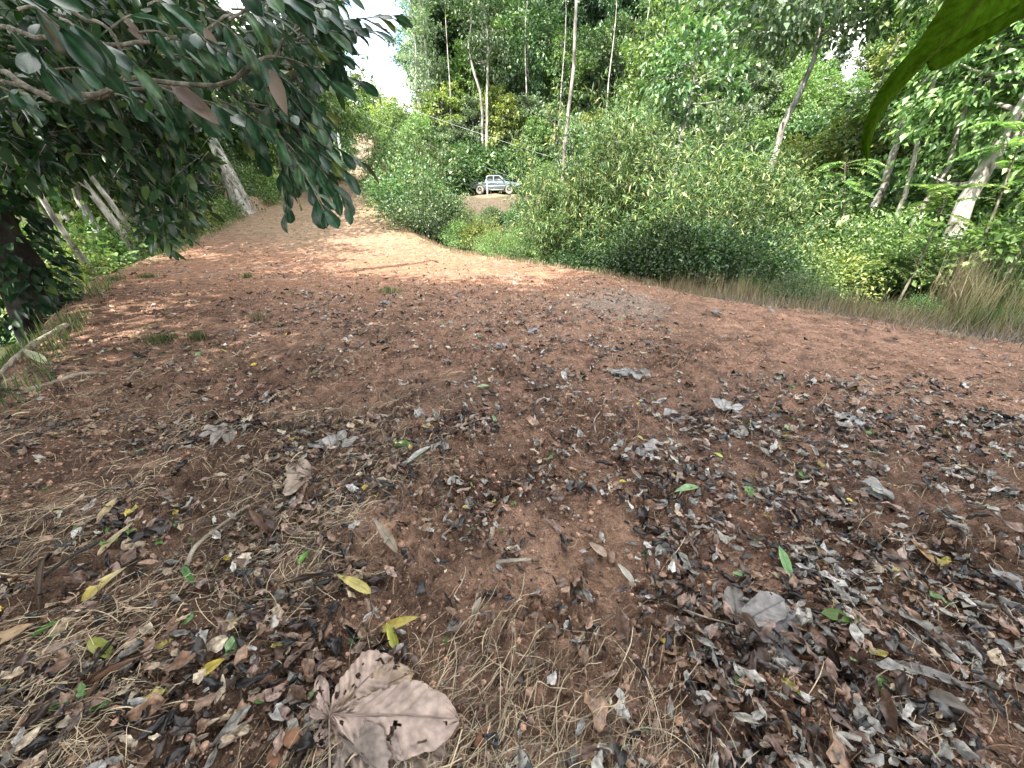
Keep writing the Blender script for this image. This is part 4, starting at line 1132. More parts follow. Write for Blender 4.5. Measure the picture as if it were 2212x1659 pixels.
M['amber'] = plain("amber", (.7, .25, .03), .3)
M['redlamp'] = plain("red_lamp", (.45, .02, .02), .3)
tx, ty = -1.55, 41.2
truck = thing('pickup_truck', (tx, ty, gz(tx, ty) + .02), 'dark grey green double cab pickup parked side on above the bank, front to the right', 'pickup truck', None, R(-9)); truck.scale = (.95,) * 3
def arch(cx, r, z0, a0=180, a1=0, n=9):
    return [(cx + r * math.cos(R(a0 + (a1 - a0) * i / (n - 1))), z0 + r * math.sin(R(a0 + (a1 - a0) * i / (n - 1)))) for i in range(n)]
W2 = .86
g = Geo()
low = [(-2.45, .55)] + arch(-1.45, .46, .42, 165, 15) + [(-.9, .42), (.95, .42)] + arch(1.5, .46, .42, 165, 15) + [(2.1, .48), (2.42, .5), (2.46, .8), (2.38, .95), (1.3, 1.08), (1.15, 1.08), (-2.45, 1.05)]
# side panels with a tumblehome, front, bonnet, bed
prism(g, low, -W2, -W2 + .06); prism(g, low, W2 - .06, W2)
box(g, 2.30, 2.45, -W2 + .06, W2 - .06, .5, .93)                 # front
box(g, .85, 2.32, -W2 + .06, W2 - .06, .95, 1.03)                # bonnet underlay
prism(g, [(2.40, .94), (1.1, 1.05), (1.1, 1.11), (1.5, 1.115), (2.36, 1.0)], -W2 + .03, W2 - .03)
box(g, -2.42, .9, -W2 + .06, W2 - .06, .5, .56)                  # floor
box(g, -2.45, -2.38, -W2 + .06, W2 - .06, .56, 1.04)             # tailgate
box(g, -.98, -.92, -W2 + .06, W2 - .06, .56, 1.05)
box(g, -2.45, -.95, -W2 - .012, -W2 + .05, 1.052, 1.085); box(g, -2.45, -.95, W2 - .05, W2 + .012, 1.052, 1.085)
gb = g.build('body', M['paint'], truck, False)
mod = gb.modifiers.new('bevel', 'BEVEL'); mod.width = .02; mod.segments = 2; mod.limit_method = 'ANGLE'
# cab
g = Geo()
cab = [(-.93, 1.05), (1.2, 1.07), (.62, 1.60), (.45, 1.68), (-.55, 1.70), (-.80, 1.62)]
n = len(cab)
def cabring(prof, yb, yt):
    return [(x, (yb + (yt - yb) * (z - 1.05) / .65), z) for x, z in prof]
A = cabring(cab, -W2 + .01, -.66); Bq = cabring(cab, W2 - .01, .66)
g.add(np.array(A + Bq), np.array([(i, (i + 1) % n, n + (i + 1) % n, n + i) for i in range(n)]))
g.V.append(np.array(A)); g.F.setdefault(n, []).append(np.array([list(range(n))[::-1]]) + g.n); g.n += n
g.V.append(np.array(Bq)); g.F.setdefault(n, []).append(np.array([list(range(n))]) + g.n); g.n += n
cb = g.build('cab', M['paint'], truck, False)
mod = cb.modifiers.new('bevel', 'BEVEL'); mod.width = .03; mod.segments = 2; mod.limit_method = 'ANGLE'
def side_win(prof, sgn, name='window'):
    g = Geo()
    for off in (0.012,):
        V = [(x, sgn * ((W2 - .01) + (.66 - (W2 - .01)) * (z - 1.05) / .65 + off), z) for x, z in prof]
        V2 = [(x, y - sgn * .02, z) for x, y, z in V]
        m_ = len(V)
        g.V.append(np.array(V + V2)); g.F.setdefault(m_, []).append(np.array([list(range(m_)), list(range(m_, 2 * m_))[::-1]]) + g.n)
        g.F.setdefault(4, []).append(np.array([(i, (i + 1) % m_, m_ + (i + 1) % m_, m_ + i) for i in range(m_)]) + g.n); g.n += 2 * m_
    return g.build(name, M['glass'], truck, False)
for sg in (-1, 1):
    side_win([(-.74, 1.13), (-.12, 1.13), (-.12, 1.60), (-.56, 1.60), (-.70, 1.5)], sg)
    side_win([(-.02, 1.13), (.95, 1.15), (.52, 1.56), (.42, 1.61), (-.02, 1.60)], sg)
    g = Geo(); prism(g, [(-.14, 1.61), (-.14, 1.10), (-.04, 1.10), (-.04, 1.61)], sg * .75 - .01, sg * .75 + .01)
    g = Geo(); tube(g, [(.9, sg * (W2), 1.16), (.93, sg * (W2 + .14), 1.2)], .02, 6); box(g, .87, .97, sg * (W2 + .13) - .09, sg * (W2 + .13) + .09, 1.13, 1.31)
    g.build('wing_mirror', M['black'], truck, False)
    g = Geo(); box(g, -.95, 1.02, sg * (W2 + .09) - .07, sg * (W2 + .09) + .07, .36, .41); g.build('side_step', M['chrome'], truck, False)
    g = Geo(); box(g, -2.44, 2.3, sg * (W2 + .006) - .008, sg * (W2 + .006) + .008, .70, .77)
    g.build('side_moulding', M['chrome'], truck, False)
    for xx in (-.62, .25):
        g = Geo(); box(g, xx, xx + .16, sg * (W2 + .012) - .014, sg * (W2 + .012) + .014, .93, .965); g.build('door_handle', M['chrome'], truck, False)
    for xx in (-.93, -.07, .93):
        pass
    g = Geo(); box(g, 2.36, 2.475, sg * .62 - .17, sg * .62 + .17, .74, .9); g.build('headlight', M['lamp'], truck, False)
    g = Geo(); box(g, 2.22, 2.44, sg * (W2) - .04, sg * (W2) + .012, .74, .88); g.build('turn_signal', M['lamp'], truck, False)
    g = Geo(); box(g, -2.475, -2.36, sg * .78 - .07, sg * .78 + .085, .68, .98); g.build('tail_lamp', M['redlamp'], truck, False)
    g = Geo()
    for cx_ in (-1.45, 1.5):
        a = np.linspace(R(12), R(168), 14)
        V = []; 
        for q in a:
            for rr_, yy_ in ((.44, W2 - .02), (.44, W2 + .05), (.52, W2 + .035), (.53, W2 - .02)):
                V.append((cx_ + rr_ * math.cos(q), sg * yy_, .42 + rr_ * math.sin(q)))
        F = [(i * 4 + j, i * 4 + (j + 1) % 4, (i + 1) * 4 + (j + 1) % 4, (i + 1) * 4 + j) for i in range(13) for j in range(4)]
        gg = Geo(); gg.add(V, F); gg.build('wheel_arch', M['paint'], truck, True)
g = Geo(); 
V = [(1.19, -.78, 1.095), (1.19, .78, 1.095), (.63, .64, 1.602), (.63, -.64, 1.602)]
nrm = np.array([.014, 0, .014])
g.add(np.concatenate([np.array(V) + nrm, np.array(V) - nrm]), [(0, 1, 2, 3), (7, 6, 5, 4), (0, 4, 5, 1), (1, 5, 6, 2), (2, 6, 7, 3), (3, 7, 4, 0)])
g.build('windscreen', M['glass'], truck, False)
g = Geo(); box(g, 2.44, 2.47, -.42, .42, .72, .9); g.build('grille', M['black'], truck, False)
g = Geo(); box(g, 2.40, 2.58, -W2 - .01, W2 + .01, .44, .64); q = g.build('front_bumper', M['black'], truck, False)
mod = q.modifiers.new('bevel', 'BEVEL'); mod.width = .04; mod.segments = 2
g = Geo(); box(g, -2.58, -2.46, -W2, W2, .46, .6); g.build('rear_bumper', M['chrome'], truck, False)
g = Geo()
tube(g, spline([(2.62, -.5, .5), (2.7, -.5, .8), (2.66, -.5, .98), (2.66, .5, .98), (2.7, .5, .8), (2.62, .5, .5)], 24), .035, 8)
tube(g, [(2.70, -.5, .72), (2.70, .5, .72)], .025, 8)
g.build('bull_bar', M['chrome'], truck)
for cx_ in (-1.45, 1.5):
    for sg in (-1, 1):
        g = Geo()
        pr = [(.20, -.09), (.34, -.12), (.375, -.10), (.385, -.05), (.385, .05), (.375, .10), (.34, .12), (.20, .09)]
        a = np.linspace(0, 2 * math.pi, 28, endpoint=False)
        V = [(r_ * math.cos(q), y_, r_ * math.sin(q)) for q in a for r_, y_ in pr]
        m_ = len(pr)
        F = [(i * m_ + j, i * m_ + (j + 1) % m_, ((i + 1) % 28) * m_ + (j + 1) % m_, ((i + 1) % 28) * m_ + j) for i in range(28) for j in range(m_)]
        g.add(V, F)
        wv = g.build('wheel', M['tyre'], truck); wv.location = (cx_, sg * .77, .385)
        g = Geo()
        pr = [(0, .05), (.07, .07), (.09, .03), (.17, .02), (.205, .085), (.215, .085), (.215, -.02), (0, -.02)]
        V = [(r_ * math.cos(q), sg * y_, r_ * math.sin(q)) for q in a for r_, y_ in pr]
        m_ = len(pr)
        F = [(i * m_ + j, i * m_ + j + 1, ((i + 1) % 28) * m_ + j + 1, ((i + 1) % 28) * m_ + j) for i in range(28) for j in range(m_ - 1)]
        g.add(V, F)
        for q in range(5):
            aa = q * 2 * math.pi / 5
            tube(g, [(.06 * math.cos(aa), sg * .06, .06 * math.sin(aa)), (.2 * math.cos(aa), sg * .06, .2 * math.sin(aa))], .022, 5)
        g.build('rim', M['rim'], wv)

# posts and cables
def post(u, v0, v1, y, r, label, mat):
    a = PY(u, v1, y); z0 = gz(a[0], y); zt = PY(u, v0, y)[2]
    g = Geo(); tube(g, [(0, 0, -.1), (0.01, 0, (zt - z0) * .5), (0, 0, zt - z0)], [r, r, r * .9], 10)
    o = g.build('post', mat); o.location = (a[0], y, z0); tag(o, label, 'post')
M['post'] = plain("post", (.62, .62, .58), .7, var=.15)
post(1053, 391, 422, 39.3, .06, 'short white post in front of the rear door of the pickup', M['post'])
post(734, 281, 318, 34, .08, 'thin whitish post left of the road beyond the clearing', M['post'])
M['cable'] = plain("cable", (.42, .44, .44), .5)
cvz = lambda X, Y: ((1300 + X / 1.443) * .5486, Y / 1.443 * .5486)
for j, (pts, lb) in enumerate([([(-60, 400), (130, 482), (410, 600), (620, 680), (900, 775), (1200, 875), (1380, 928), (1560, 985)], 'upper pale cable running down across the forest front'),
                               ([(-60, 540), (120, 625), (430, 765), (700, 880), (1000, 995), (1140, 1045), (1300, 1110)], 'lower pale cable running down behind the pickup')]):
    n_ = len(pts)
    W = [PY(*cvz(*q), 43.0 - 8.0 * i / (n_ - 1) if j == 0 else 43.4 - 1.5 * i / (n_ - 1)) for i, q in enumerate(pts)]
    W = np.array(W); g = Geo(); tube(g, spline(W, 40) - W[0], .009, 6)
    o = g.build('cable', M['cable']); o.location = W[0]; tag(o, lb, 'cable')

# ------------------------------------------------------------------ fallen leaves
PAL = {  # leaf tones; dark and grey pushed further to imitate shadow and sky sheen
 'grey':  [(.30, .275, .24), (.40, .37, .32), (.2, .185, .16), (.48, .45, .41)],
 'dark':  [(.02, .015, .013), (.04, .026, .02), (.015, .013, .013), (.07, .042, .032)],
 'brown': [(.2, .115, .07), (.3, .185, .12), (.13, .075, .05), (.33, .22, .17)],
 'tan':   [(.46, .36, .25), (.4, .3, .2), (.52, .42, .3)],
 'yellow': [(.5, .38, .06), (.42, .34, .07), (.48, .4, .12)],
 'green': [(.08, .17, .03), (.12, .22, .05), (.16, .25, .10)],
}
LAND = [(232, 1270, 'the long pale yellow leaf'), (865, 1375, 'the yellow leaf pair'), (768, 1280, 'the yellow oval leaf'), (460, 1450, 'the bright yellow leaf'), (228, 1412, 'the yellow green rounded leaf'),
 (258, 1178, 'the narrow tan leaf'), (30, 1390, 'the orange tan leaf at the border'), (1475, 1080, 'the pale green leaf'), (1690, 1235, 'the green lance shaped leaf'), (1795, 1358, 'the dark green leaf'), (1665, 1370, 'the dark grey lobed leaf'),
 (840, 1560, 'the big brown lobed leaf'), (1350, 1255, 'the narrow whitish leaf'), (835, 1178, 'the brown oval leaf'), (1288, 1196, 'the pinkish tan leaf'), (908, 1008, 'the pale ribbed leaf'), (470, 1170, 'the slanting pale stick'),
 (1985, 1205, 'the orange brown leaf'), (2160, 1275, 'the silvery torn leaf'), (2045, 1535, 'the long grey brown leaf'), (1990, 1470, 'the long silvery dry leaf'), (1948, 1302, 'the reddish brown stone'), (1030, 1315, 'the small pale dry leaf'),
 (100, 1272, 'the dark rolled leaf at left'), (265, 1455, 'the long dark curled leaf'), (1110, 1224, 'the rolled bark piece'), (1190, 1580, 'the small red stone'), (682, 1265, 'the dark twisted leaf'), (570, 1152, 'the dark reddish curled leaf')]
def ordw(k):
    return ['nearest', 'second nearest', 'third nearest', 'fourth nearest', 'fifth nearest', 'sixth nearest', 'seventh nearest', 'eighth nearest', 'ninth nearest', 'tenth nearest'][k] if k < 10 else '%dth nearest' % (k + 1)
LK = {'grey': 'small curled grey fallen leaf lying on the red dirt', 'dark': 'small dark brown crumpled fallen leaf on the dirt', 'brown': 'reddish brown dry fallen leaf on the ground',
      'tan': 'pale tan dry fallen leaf among the litter', 'yellow': 'small yellow fallen leaf among brown litter', 'green': 'small fresh green leaf lying on the dirt'}
rl = np.random.default_rng(31)
def litter(n, y0, y1, pw, thr):
    y = y0 + (y1 - y0) * rl.uniform(0, 1, n) ** pw
    x = rl.uniform(-1, 1, n) * (y * 1.2 + 1.3)
    k = (rl.uniform(0, 1, n) < thr + (1 - thr) * sstep((fbm(x * 1.1 + 3, y * 1.1, 2, 60) * .45 + fbm(x * 4 + 3, y * 4, 2, 61) * .55 - .40) * 7)) & (poly_d(x, y) < .3)
    k &= ~((np.hypot(x - (-.18), y - .75) < .2))
    return x[k], y[k]
XS = []; YS = []
for a in [(13500, .28, 2.6, 1.15, .16), (12500, 2.4, 7.2, 1.2, .12), (6500, 7.0, 14, 1.1, .2), (3200, 13, 27, 1, .3)]:
    x, y = litter(*a); XS.append(x); YS.append(y)
x = np.concatenate(XS); y = np.concatenate(YS)
# bare patches: the smooth dirt on the right, and the far right
k = ~((x > 1.6 + .1 * y) & (y > 3.4) & (rl.uniform(0, 1, len(x)) < .88)); x, y = x[k], y[k]
k = ~((np.abs(x - (-.0)) < .45) & (y < 1.25) & (y > .45) & (rl.uniform(0, 1, len(x)) < .55)); x, y = x[k], y[k]
k = ~((y > 5.2) & (rl.uniform(0, 1, len(x)) < .12)); x, y = x[k], y[k]
n = len(x)
leftness = sstep((.8 - x) / 2.4)
pr = rl.uniform(0, 1, n)
kinds = np.where(pr < .38, 'dark', np.where(pr < .56, 'grey', np.where(pr < .86, 'brown', np.where(pr < .982, 'tan', np.where(pr < .990, 'yellow', 'green')))))
kinds = np.where((kinds == 'grey') & (rl.uniform(0, 1, n) < leftness * .5), 'brown', kinds)
kinds = np.where((kinds == 'tan') & (rl.uniform(0, 1, n) > leftness * .8 + .2), 'grey', kinds)
Lf = (.02 + .068 * rl.uniform(0, 1, n) ** 1.3) * (1 + .15 * (y > 5)) * np.where(rl.uniform(0, 1, n) < .08, 1.5, 1.0)
Wf = Lf * rl.uniform(.34, .6, n)
curl = np.where(kinds == 'dark', rl.uniform(.6, 2.2, n), np.where(kinds == 'grey', rl.uniform(.4, 1.7, n), rl.uniform(.1, 1.1, n))) * rl.choice([-1, 1], n)
bend = rl.uniform(-.9, 1.0, n)
ripl = rl.uniform(.0, .22, n)
az = rl.uniform(0, 6.28, n)
cols = np.array([PAL[k_][rl.integers(len(PAL[k_]))] for k_ in kinds]) * rl.uniform(.75, 1.25, (n, 1))
D = np.stack([np.cos(az), np.sin(az), rl.normal(0, .16, n)], -1)
Nn = np.stack([rl.normal(0, .42, n), rl.normal(0, .42, n), np.ones(n)], -1)
C = np.stack([x, y, np.zeros(n)], -1)
LP = 'litter'
V, F1 = blades(C, D, Nn, Lf, Wf, LP, curl, bend, ripl, 5, rl, .38, .1)
V = V.reshape(n, -1, 3)
# rest every leaf on the dirt: lowest point touches
gh = G(V[..., 0], V[..., 1])
gap = (V[..., 2] - gh)
V[..., 2] -= np.percentile(gap, 12, axis=1)[:, None] - .001
V[..., 2] += (rl.uniform(0, .018, n) * (y < 2.6))[:, None]
pv = V.shape[1]
Fp = F1[: len(F1) // n]
vein = np.ones(pv); 
ns_ = 5
vein[np.arange(pv) % ns_ == 2] = .78
rimc = np.ones(pv)
CV = cols[:, None] * vein[None, :, None] * rl.uniform(.85, 1.15, (n, pv, 1))
app = Lf / np.hypot(np.hypot(x, y), EYE) * (np.abs(x) < y * 1.1 + .9)
# which leaves are in view: use projection
cz_ = (y * math.cos(PITCH) + EYE * math.sin(PITCH)); vz = (-EYE * math.cos(PITCH) + y * math.sin(PITCH))
inv = (np.abs(x / cz_) < 1.32) & (np.abs(vz / cz_) < .985)
app = np.where(inv, app / cz_ * np.hypot(np.hypot(x, y), EYE), 0)
order = np.argsort(-app)
ADJ = {'grey': 'grey', 'dark': 'dark brown', 'brown': 'reddish brown', 'tan': 'pale tan', 'yellow': 'small yellow', 'green': 'small green'}
found = {}
for q in order[:285]:
    k_ = str(kinds[q]); c0 = V[q].mean(0)
    rel = c0 - np.array([0, 0, EYE]); zc = rel[1] * math.cos(PITCH) - rel[2] * math.sin(PITCH); yc = rel[1] * math.sin(PITCH) + rel[2] * math.cos(PITCH)
    uu = 1106 + 829.5 * rel[0] / zc; vv = 829.5 - 829.5 * yc / zc
    dd = [math.hypot(uu - a_[0], vv - a_[1]) for a_ in LAND]; li = int(np.argmin(dd)); du = uu - LAND[li][0]; dv = vv - LAND[li][1]
    side = ('right of' if du > 0 else 'left of') if abs(du) > abs(dv) else ('below' if dv > 0 else 'above')
    ad = ADJ[k_].replace('small ', '') + (' rolled' if abs(curl[q]) > 1.3 else (' curled' if abs(curl[q]) > .7 else ' flattish'))
    found.setdefault((ad, side, LAND[li][2]), []).append((dd[li], q, k_, c0))
for (ad, side, lm), lst in found.items():
    lst.sort(key=lambda r_: r_[0])
    for rk, (_, q, k_, c0) in enumerate(lst):
        me = np_mesh("fallen_leaf", V[q] - c0, Fp, M['litter'], True, CV[q])
        o = link("fallen_leaf", me); o.location = c0
        tag(o, '%s leaf, %s such %s %s' % (ad, ordw(rk), side, lm) if rk else '%s fallen leaf nearest %s %s' % (ad, side, lm), 'leaf', k_ + ' fallen leaves near the viewer')
rest = order[285:]
Fr = (Fp[None] + (np.arange(len(rest)) * pv)[:, None, None]).reshape(-1, 4)
tag(link("leaf_litter", np_mesh("leaf_litter", V[rest].reshape(-1, 3), Fr, M['litter'], True, CV[rest].reshape(-1, 3))),
    "countless smaller brown grey and dark fallen leaves littering the clearing", 'leaf litter', kind='stuff')

# single leaves that stand out ------------------------------------------------
def one_leaf(u, v, u2, v2, W, col, label, prof='obov', curl=.4, bend=.4, ripple=.05, lift=.012, name='fallen_leaf', tip=None):
    a = on_ground(u, v); b = on_ground(u2, v2)
    d = b - a; L = np.linalg.norm(d)
    V, F = blades(np.array([[0, 0, 0.]]), np.array([d / L]), np.array([[rl.normal(0, .12), rl.normal(0, .12) - .1, 1.]]), L * 1.06, W, prof, np.array([curl]), np.array([bend]), np.array([ripple]), 9, rl)
    V = V.reshape(-1, 3)
    gap = V[:, 2] + a[2] - G(V[:, 0] + a[0], V[:, 1] + a[1])
    V[:, 2] -= np.percentile(gap, 10) - lift
    c = np.tile(np.array(col)[None], (len(V), 1)) * rl.uniform(.88, 1.12, (len(V), 1))
    c[np.arange(len(V)) % 9 == 4] *= .75
    if tip is not None:
        f = np.repeat(np.linspace(0, 1, len(V) // 9), 9)[:, None] ** 1.5
        c = c * (1 - f) + np.array(tip) * f
    g = Geo().add(V, F, c)
    st = spline([(0, 0, V[4][2]), np.array(-d / L * .02) + (0, 0, V[4][2]), np.array(-d / L * .035) + (0, 0, V[4][2] - .004)], 4)
    o = thing(name, a, label, 'leaf')
    m = g.build('leaf_blade', M['litter_big'], o)
    g = Geo(); tube(g, st, .0014, 5, col=(.2, .13, .06)); g.build('stalk', M['straw'], o)
YEL = (.52, .40, .07); GRN = (.10, .2, .035); PGR = (.24, .36, .17)
one_leaf(282, 1240, 182, 1302, .055, (.5, .42, .22), 'long pale yellow leaf lying on the straw at lower left', tip=(.55, .42, .05))
one_leaf(910, 1352, 822, 1372, .042, (.4, .33, .08), 'larger leaf of the yellow pair just above the big lobed leaf', tip=YEL)
one_leaf(838, 1360, 858, 1412, .034, (.38, .38, .06), 'smaller yellow green leaf of the pair just above the big lobed leaf')
one_leaf(735, 1268, 802, 1292, .045, (.45, .38, .12), 'yellow oval leaf on the straw above the yellow pair')
one_leaf(490, 1432, 432, 1468, .045, YEL, 'bright yellow leaf in the straw, left of the big lobed leaf')
one_leaf(205, 1398, 250, 1428, .05, (.28, .3, .06), 'yellow green rounded leaf at lower left below the dry twig', 'ovate', .8)
one_leaf(298, 1148, 220, 1207, .04, (.42, .33, .19), 'narrow tan leaf pointing down left beside the litter')
one_leaf(262, 1085, 218, 1130, .045, (.42, .32, .16), 'small golden tan leaf at the left among dark litter')
one_leaf(90, 1362, -10, 1410, .06, (.42, .26, .15), 'long orange tan leaf at the lower left border', tip=(.45, .36, .2))
one_leaf(146, 1352, 70, 1387, .035, (.05, .16, .02), 'slim fresh green leaf at the lower left, over the tan one', 'lance')
one_leaf(1450, 1090, 1502, 1070, .05, PGR, 'pale green leaf lying on dark litter right of centre')
one_leaf(1672, 1205, 1706, 1262, .042, (.2, .36, .14), 'bright green lance shaped leaf above the dark lobed leaf', 'lance')
one_leaf(1760, 1345, 1830, 1372, .055, (.09, .17, .02), 'dark green leaf touching the right tip of the dark lobed leaf', 'ovate')
one_leaf(1575, 1252, 1615, 1258, .03, (.2, .34, .14), 'small curled green leaf left of the bright green one', 'ovate', 1.0)
one_leaf(1028, 850, 1057, 842, .055, (.28, .38, .2), 'pale green leaf alone on the red dirt in the middle')
one_leaf(402, 1235, 420, 1275, .03, (.05, .16, .02), 'small deep green leaf at the foot of the leaning stick', 'ovate')
one_leaf(650, 1240, 672, 1200, .03, (.12, .26, .04), 'small green leaf on the orange dirt patch', 'ovate', .8)
one_leaf(1330, 1235, 1372, 1275, .032, (.5, .46, .38), 'narrow whitish leaf in the middle of the foreground', 'lance')
one_leaf(812, 1150, 860, 1205, .045, (.25, .2, .14), 'brown oval leaf with a pale edge above centre foreground')
one_leaf(1270, 1180, 1305, 1212, .045, (.4, .28, .2), 'pinkish tan leaf on dirt at the centre right')
one_leaf(885, 1030, 930, 985, .05, (.36, .36, .32), 'pale ribbed leaf standing out in the centre', 'ovate', .5)
one_leaf(1335, 1052, 1352, 1046, .02, (.5, .45, .06), 'tiny bright yellow leaf right of centre')
one_leaf(1540, 983, 1562, 988, .03, (.4, .45, .08), 'small yellow green leaf beside a reddish stone')
one_leaf(1040, 1300, 1022, 1330, .03, (.38, .33, .25), 'small pale dry leaf with its stalk up in the foreground centre')
one_leaf(550, 1130, 590, 1175, .05, (.16, .09, .06), 'dark reddish curled leaf right of the leaning stick', 'ovate', 1.4)
one_leaf(110, 1225, 90, 1320, .05, (.11, .07, .045), 'dark brown rolled leaf near the left border', 'lance', 2.0)
one_leaf(350, 1420, 180, 1490, .07, (.12, .065, .04), 'long dark brown curled leaf at lower left', 'lance', 2.2, .3, .2)
one_leaf(620, 1280, 745, 1250, .045, (.06, .04, .03), 'dark twisted dry leaf below the orange dirt patch', 'lance', 2.0, .3, .25)
one_leaf(1960, 1180, 2010, 1230, .04, (.42, .25, .1), 'orange brown leaf with a stalk at the right', 'lance')
one_leaf(2120, 1240, 2200, 1310, .07, (.25, .25, .25), 'large silvery torn leaf near the right border', 'ovate', .9, .3, .2)
one_leaf(2100, 1570, 1990, 1500, .06, (.2, .17, .14), 'long grey brown leaf in the lower right litter', 'lance', 1.0, .3, .15)
one_leaf(1900, 1440, 2080, 1500, .05, (.24, .22, .2), 'long silvery dry leaf across the lower right', 'lance', 1.2, .3, .1)
one_leaf(60, 778, 100, 790, .09, (.42, .44, .26), 'pale green white leaf near the log at left')
one_leaf(1790, 1330, 1850, 1310, .02, (.1, .05, .03), 'dark curled husk right above the dark green leaf', 'ovate', 2.0)

# big many lobed leaves ---------------------------------------------------------
def lobed(center, lobes, label, dz=0.0, stalk=None, name='lobed_leaf', holes=0.0, col=(.40, .30, .24), res=(26, 15), arch_=.03, base_z=.03):
    """lobes: (picture point of the base, picture point of the tip, width m, lift base, lift tip, curl, colour)"""
    c0 = on_ground(*center)
    o = thing(name, c0, label, 'leaf')
    for li, (a, b, Wd, za, zb, cu, cl) in enumerate(lobes):
        # picture points are read at their lift above the dirt
        def at(p, h):
            d = ray(*p); q = on_ground(*p)
            t = (q[2] + h - EYE) / d[2]
            return np.array([0, 0, EYE]) + d * t
        A0 = at(a, za) - c0; B0 = at(b, zb) - c0
        nl_, m_ = res
        t = np.linspace(0, 1, nl_)[:, None]; s = np.linspace(-1, 1, m_)[None]
        ax = B0 - A0; L = np.linalg.norm(ax); Dv = ax / L
        up = np.array([0, -.15, 1.]); S = norm(np.cross(Dv, up)); Nv = np.cross(S, Dv)
        wprof = np.interp(t, [0, .08, .25, .5, .68, .85, .95, 1], [.04, .32, .72, .98, 1, .7, .35, .05])
        edge = 1 + .07 * (fbm(t * 7 + li * 3, s * 0 + li, 3, 7) - .5) * 2 * np.abs(s)
        hw = Wd / 2 * wprof * edge
        k = cu if abs(cu) > .02 else .02
        X = t * L + 0 * s
        Yy = hw * np.sin(s * k) / k
        Z = hw * (1 - np.cos(s * k)) / k + arch_ * np.sin(t * math.pi) +   .0042 * np.sin((t * 15 - np.abs(s) * 3.0) * 2 * math.pi / 1.4) * np.abs(s) ** .6 * (1 - t * .4) * (Wd / .14)
        Z = Z + (fbm(t * 4 + li * 5, s * 2 + 3, 3, 9) - .5) * .03 * (Wd / .14) + .012 * np.sin(t * 9 + li) * s ** 2
        V = (A0 + X[..., None] * Dv + Yy[..., None] * S + Z[..., None] * Nv).reshape(-1, 3)
        lowz = G(V[:, 0] + c0[0], V[:, 1] + c0[1]) - c0[2] + .003
        V[:, 2] = np.maximum(V[:, 2], lowz + .002 * li)
        i = (np.arange(nl_ - 1) * m_)[:, None] + np.arange(m_ - 1)[None]
        F = np.stack([i, i + 1, i + m_ + 1, i + m_], -1).reshape(-1, 4)
        if holes:
            fc = V[F].mean(1)
            tt = (np.arange(nl_ - 1)[:, None] + .5) / nl_ + 0 * i; ss = (np.arange(m_ - 1)[None] + .5) / m_ + 0 * i
            hn = vnoise(tt.ravel() * 18 + li * 9, ss.ravel() * 7 + li * 4, 13)
            big = vnoise(tt.ravel() * 4 + li * 9, ss.ravel() * 3 + li * 4, 14)
            F = F[~((hn > .93 - holes) & (big > .4) & (np.abs(ss.ravel()) < .82) & (tt.ravel() < .9))]
        c = np.array(cl or col)[None] * (1 + .25 * (fbm(V[:, 0] * 25, V[:, 1] * 25, 3, 5)[:, None] - .5) * 2)
        c = c * np.where((np.arange(len(V)) % m_ == m_ // 2), .72, 1.0)[:, None]
        Geo().add(V, F, c).build('leaflet', M['litter_big'], o)
        # midrib
        mid = V.reshape(nl_, m_, 3)[:, m_ // 2]
        g = Geo(); tube(g, mid + np.array([0, 0, .0012]), np.linspace(.0022, .0006, nl_) * (Wd / .14 + .3), 5, col=np.array(cl or col) * .6); g.build('midrib', M['straw'], o)
    if stalk:
        pts = [at(p, h) - c0 for p, h in stalk]
        g = Geo(); tube(g, spline(pts, 10), np.linspace(.0032, .004, 10), 7, col=(.3, .24, .18)); g.build('stalk', M['straw'], o)
    return o
HB = (712, 1552)
lobed((712, 1552), [
    (HB, (850, 1420), .15, .05, .06, .45, (.42, .31, .25)),
    ((716, 1550), (893, 1452), .12, .04, .05, .4, (.41, .30, .21)),
    ((718, 1545), (992, 1556), .20, .07, .055, -.5, (.44, .33, .275)),
    ((722, 1565), (965, 1640), .20, .04, .03, -.35, (.42, .32, .26)),
    ((715, 1575), (880, 1720), .15, .02, .015, .3, (.30, .24, .20)),
    (HB, (690, 1458), .055, .04, .08, 1.1, (.4, .3, .25)),
    (HB, (672, 1525), .055, .04, .05, .9, (.36, .27, .22)),
    (HB, (700, 1620), .06, .03, .01, .6, (.3, .22, .18)),
    ], 'very large pinkish brown lobed dead leaf full of holes at the bottom centre', stalk=[(HB, .05), ((712, 1600), .04), ((712, 1690), .035)], holes=.27, res=(60, 31), arch_=.02)
HB2 = (1592, 1352)
lobed(HB2, [
    (HB2, (1580, 1268), .08, .03, .03, .5, (.2, .175, .155)),
    (HB2, (1695, 1296), .11, .03, .03, .4, (.27, .245, .23)),
    ((1600, 1350), (1764, 1342), .145, .035, .02, -.35, (.27, .245, .235)),
    ((1600, 1360), (1738, 1447), .095, .02, .01, -.3, (.24, .22, .215)),
    ((1575, 1325), (1650, 1372), .055, .06, .05, 1.6, (.13, .085, .06)),
    ], 'large dark grey lobed dead leaf with a long thin stalk at lower right', stalk=[(HB2, .03), ((1520, 1332), .02), ((1430, 1300), .004)], holes=.05, res=(36, 19), arch_=.012)
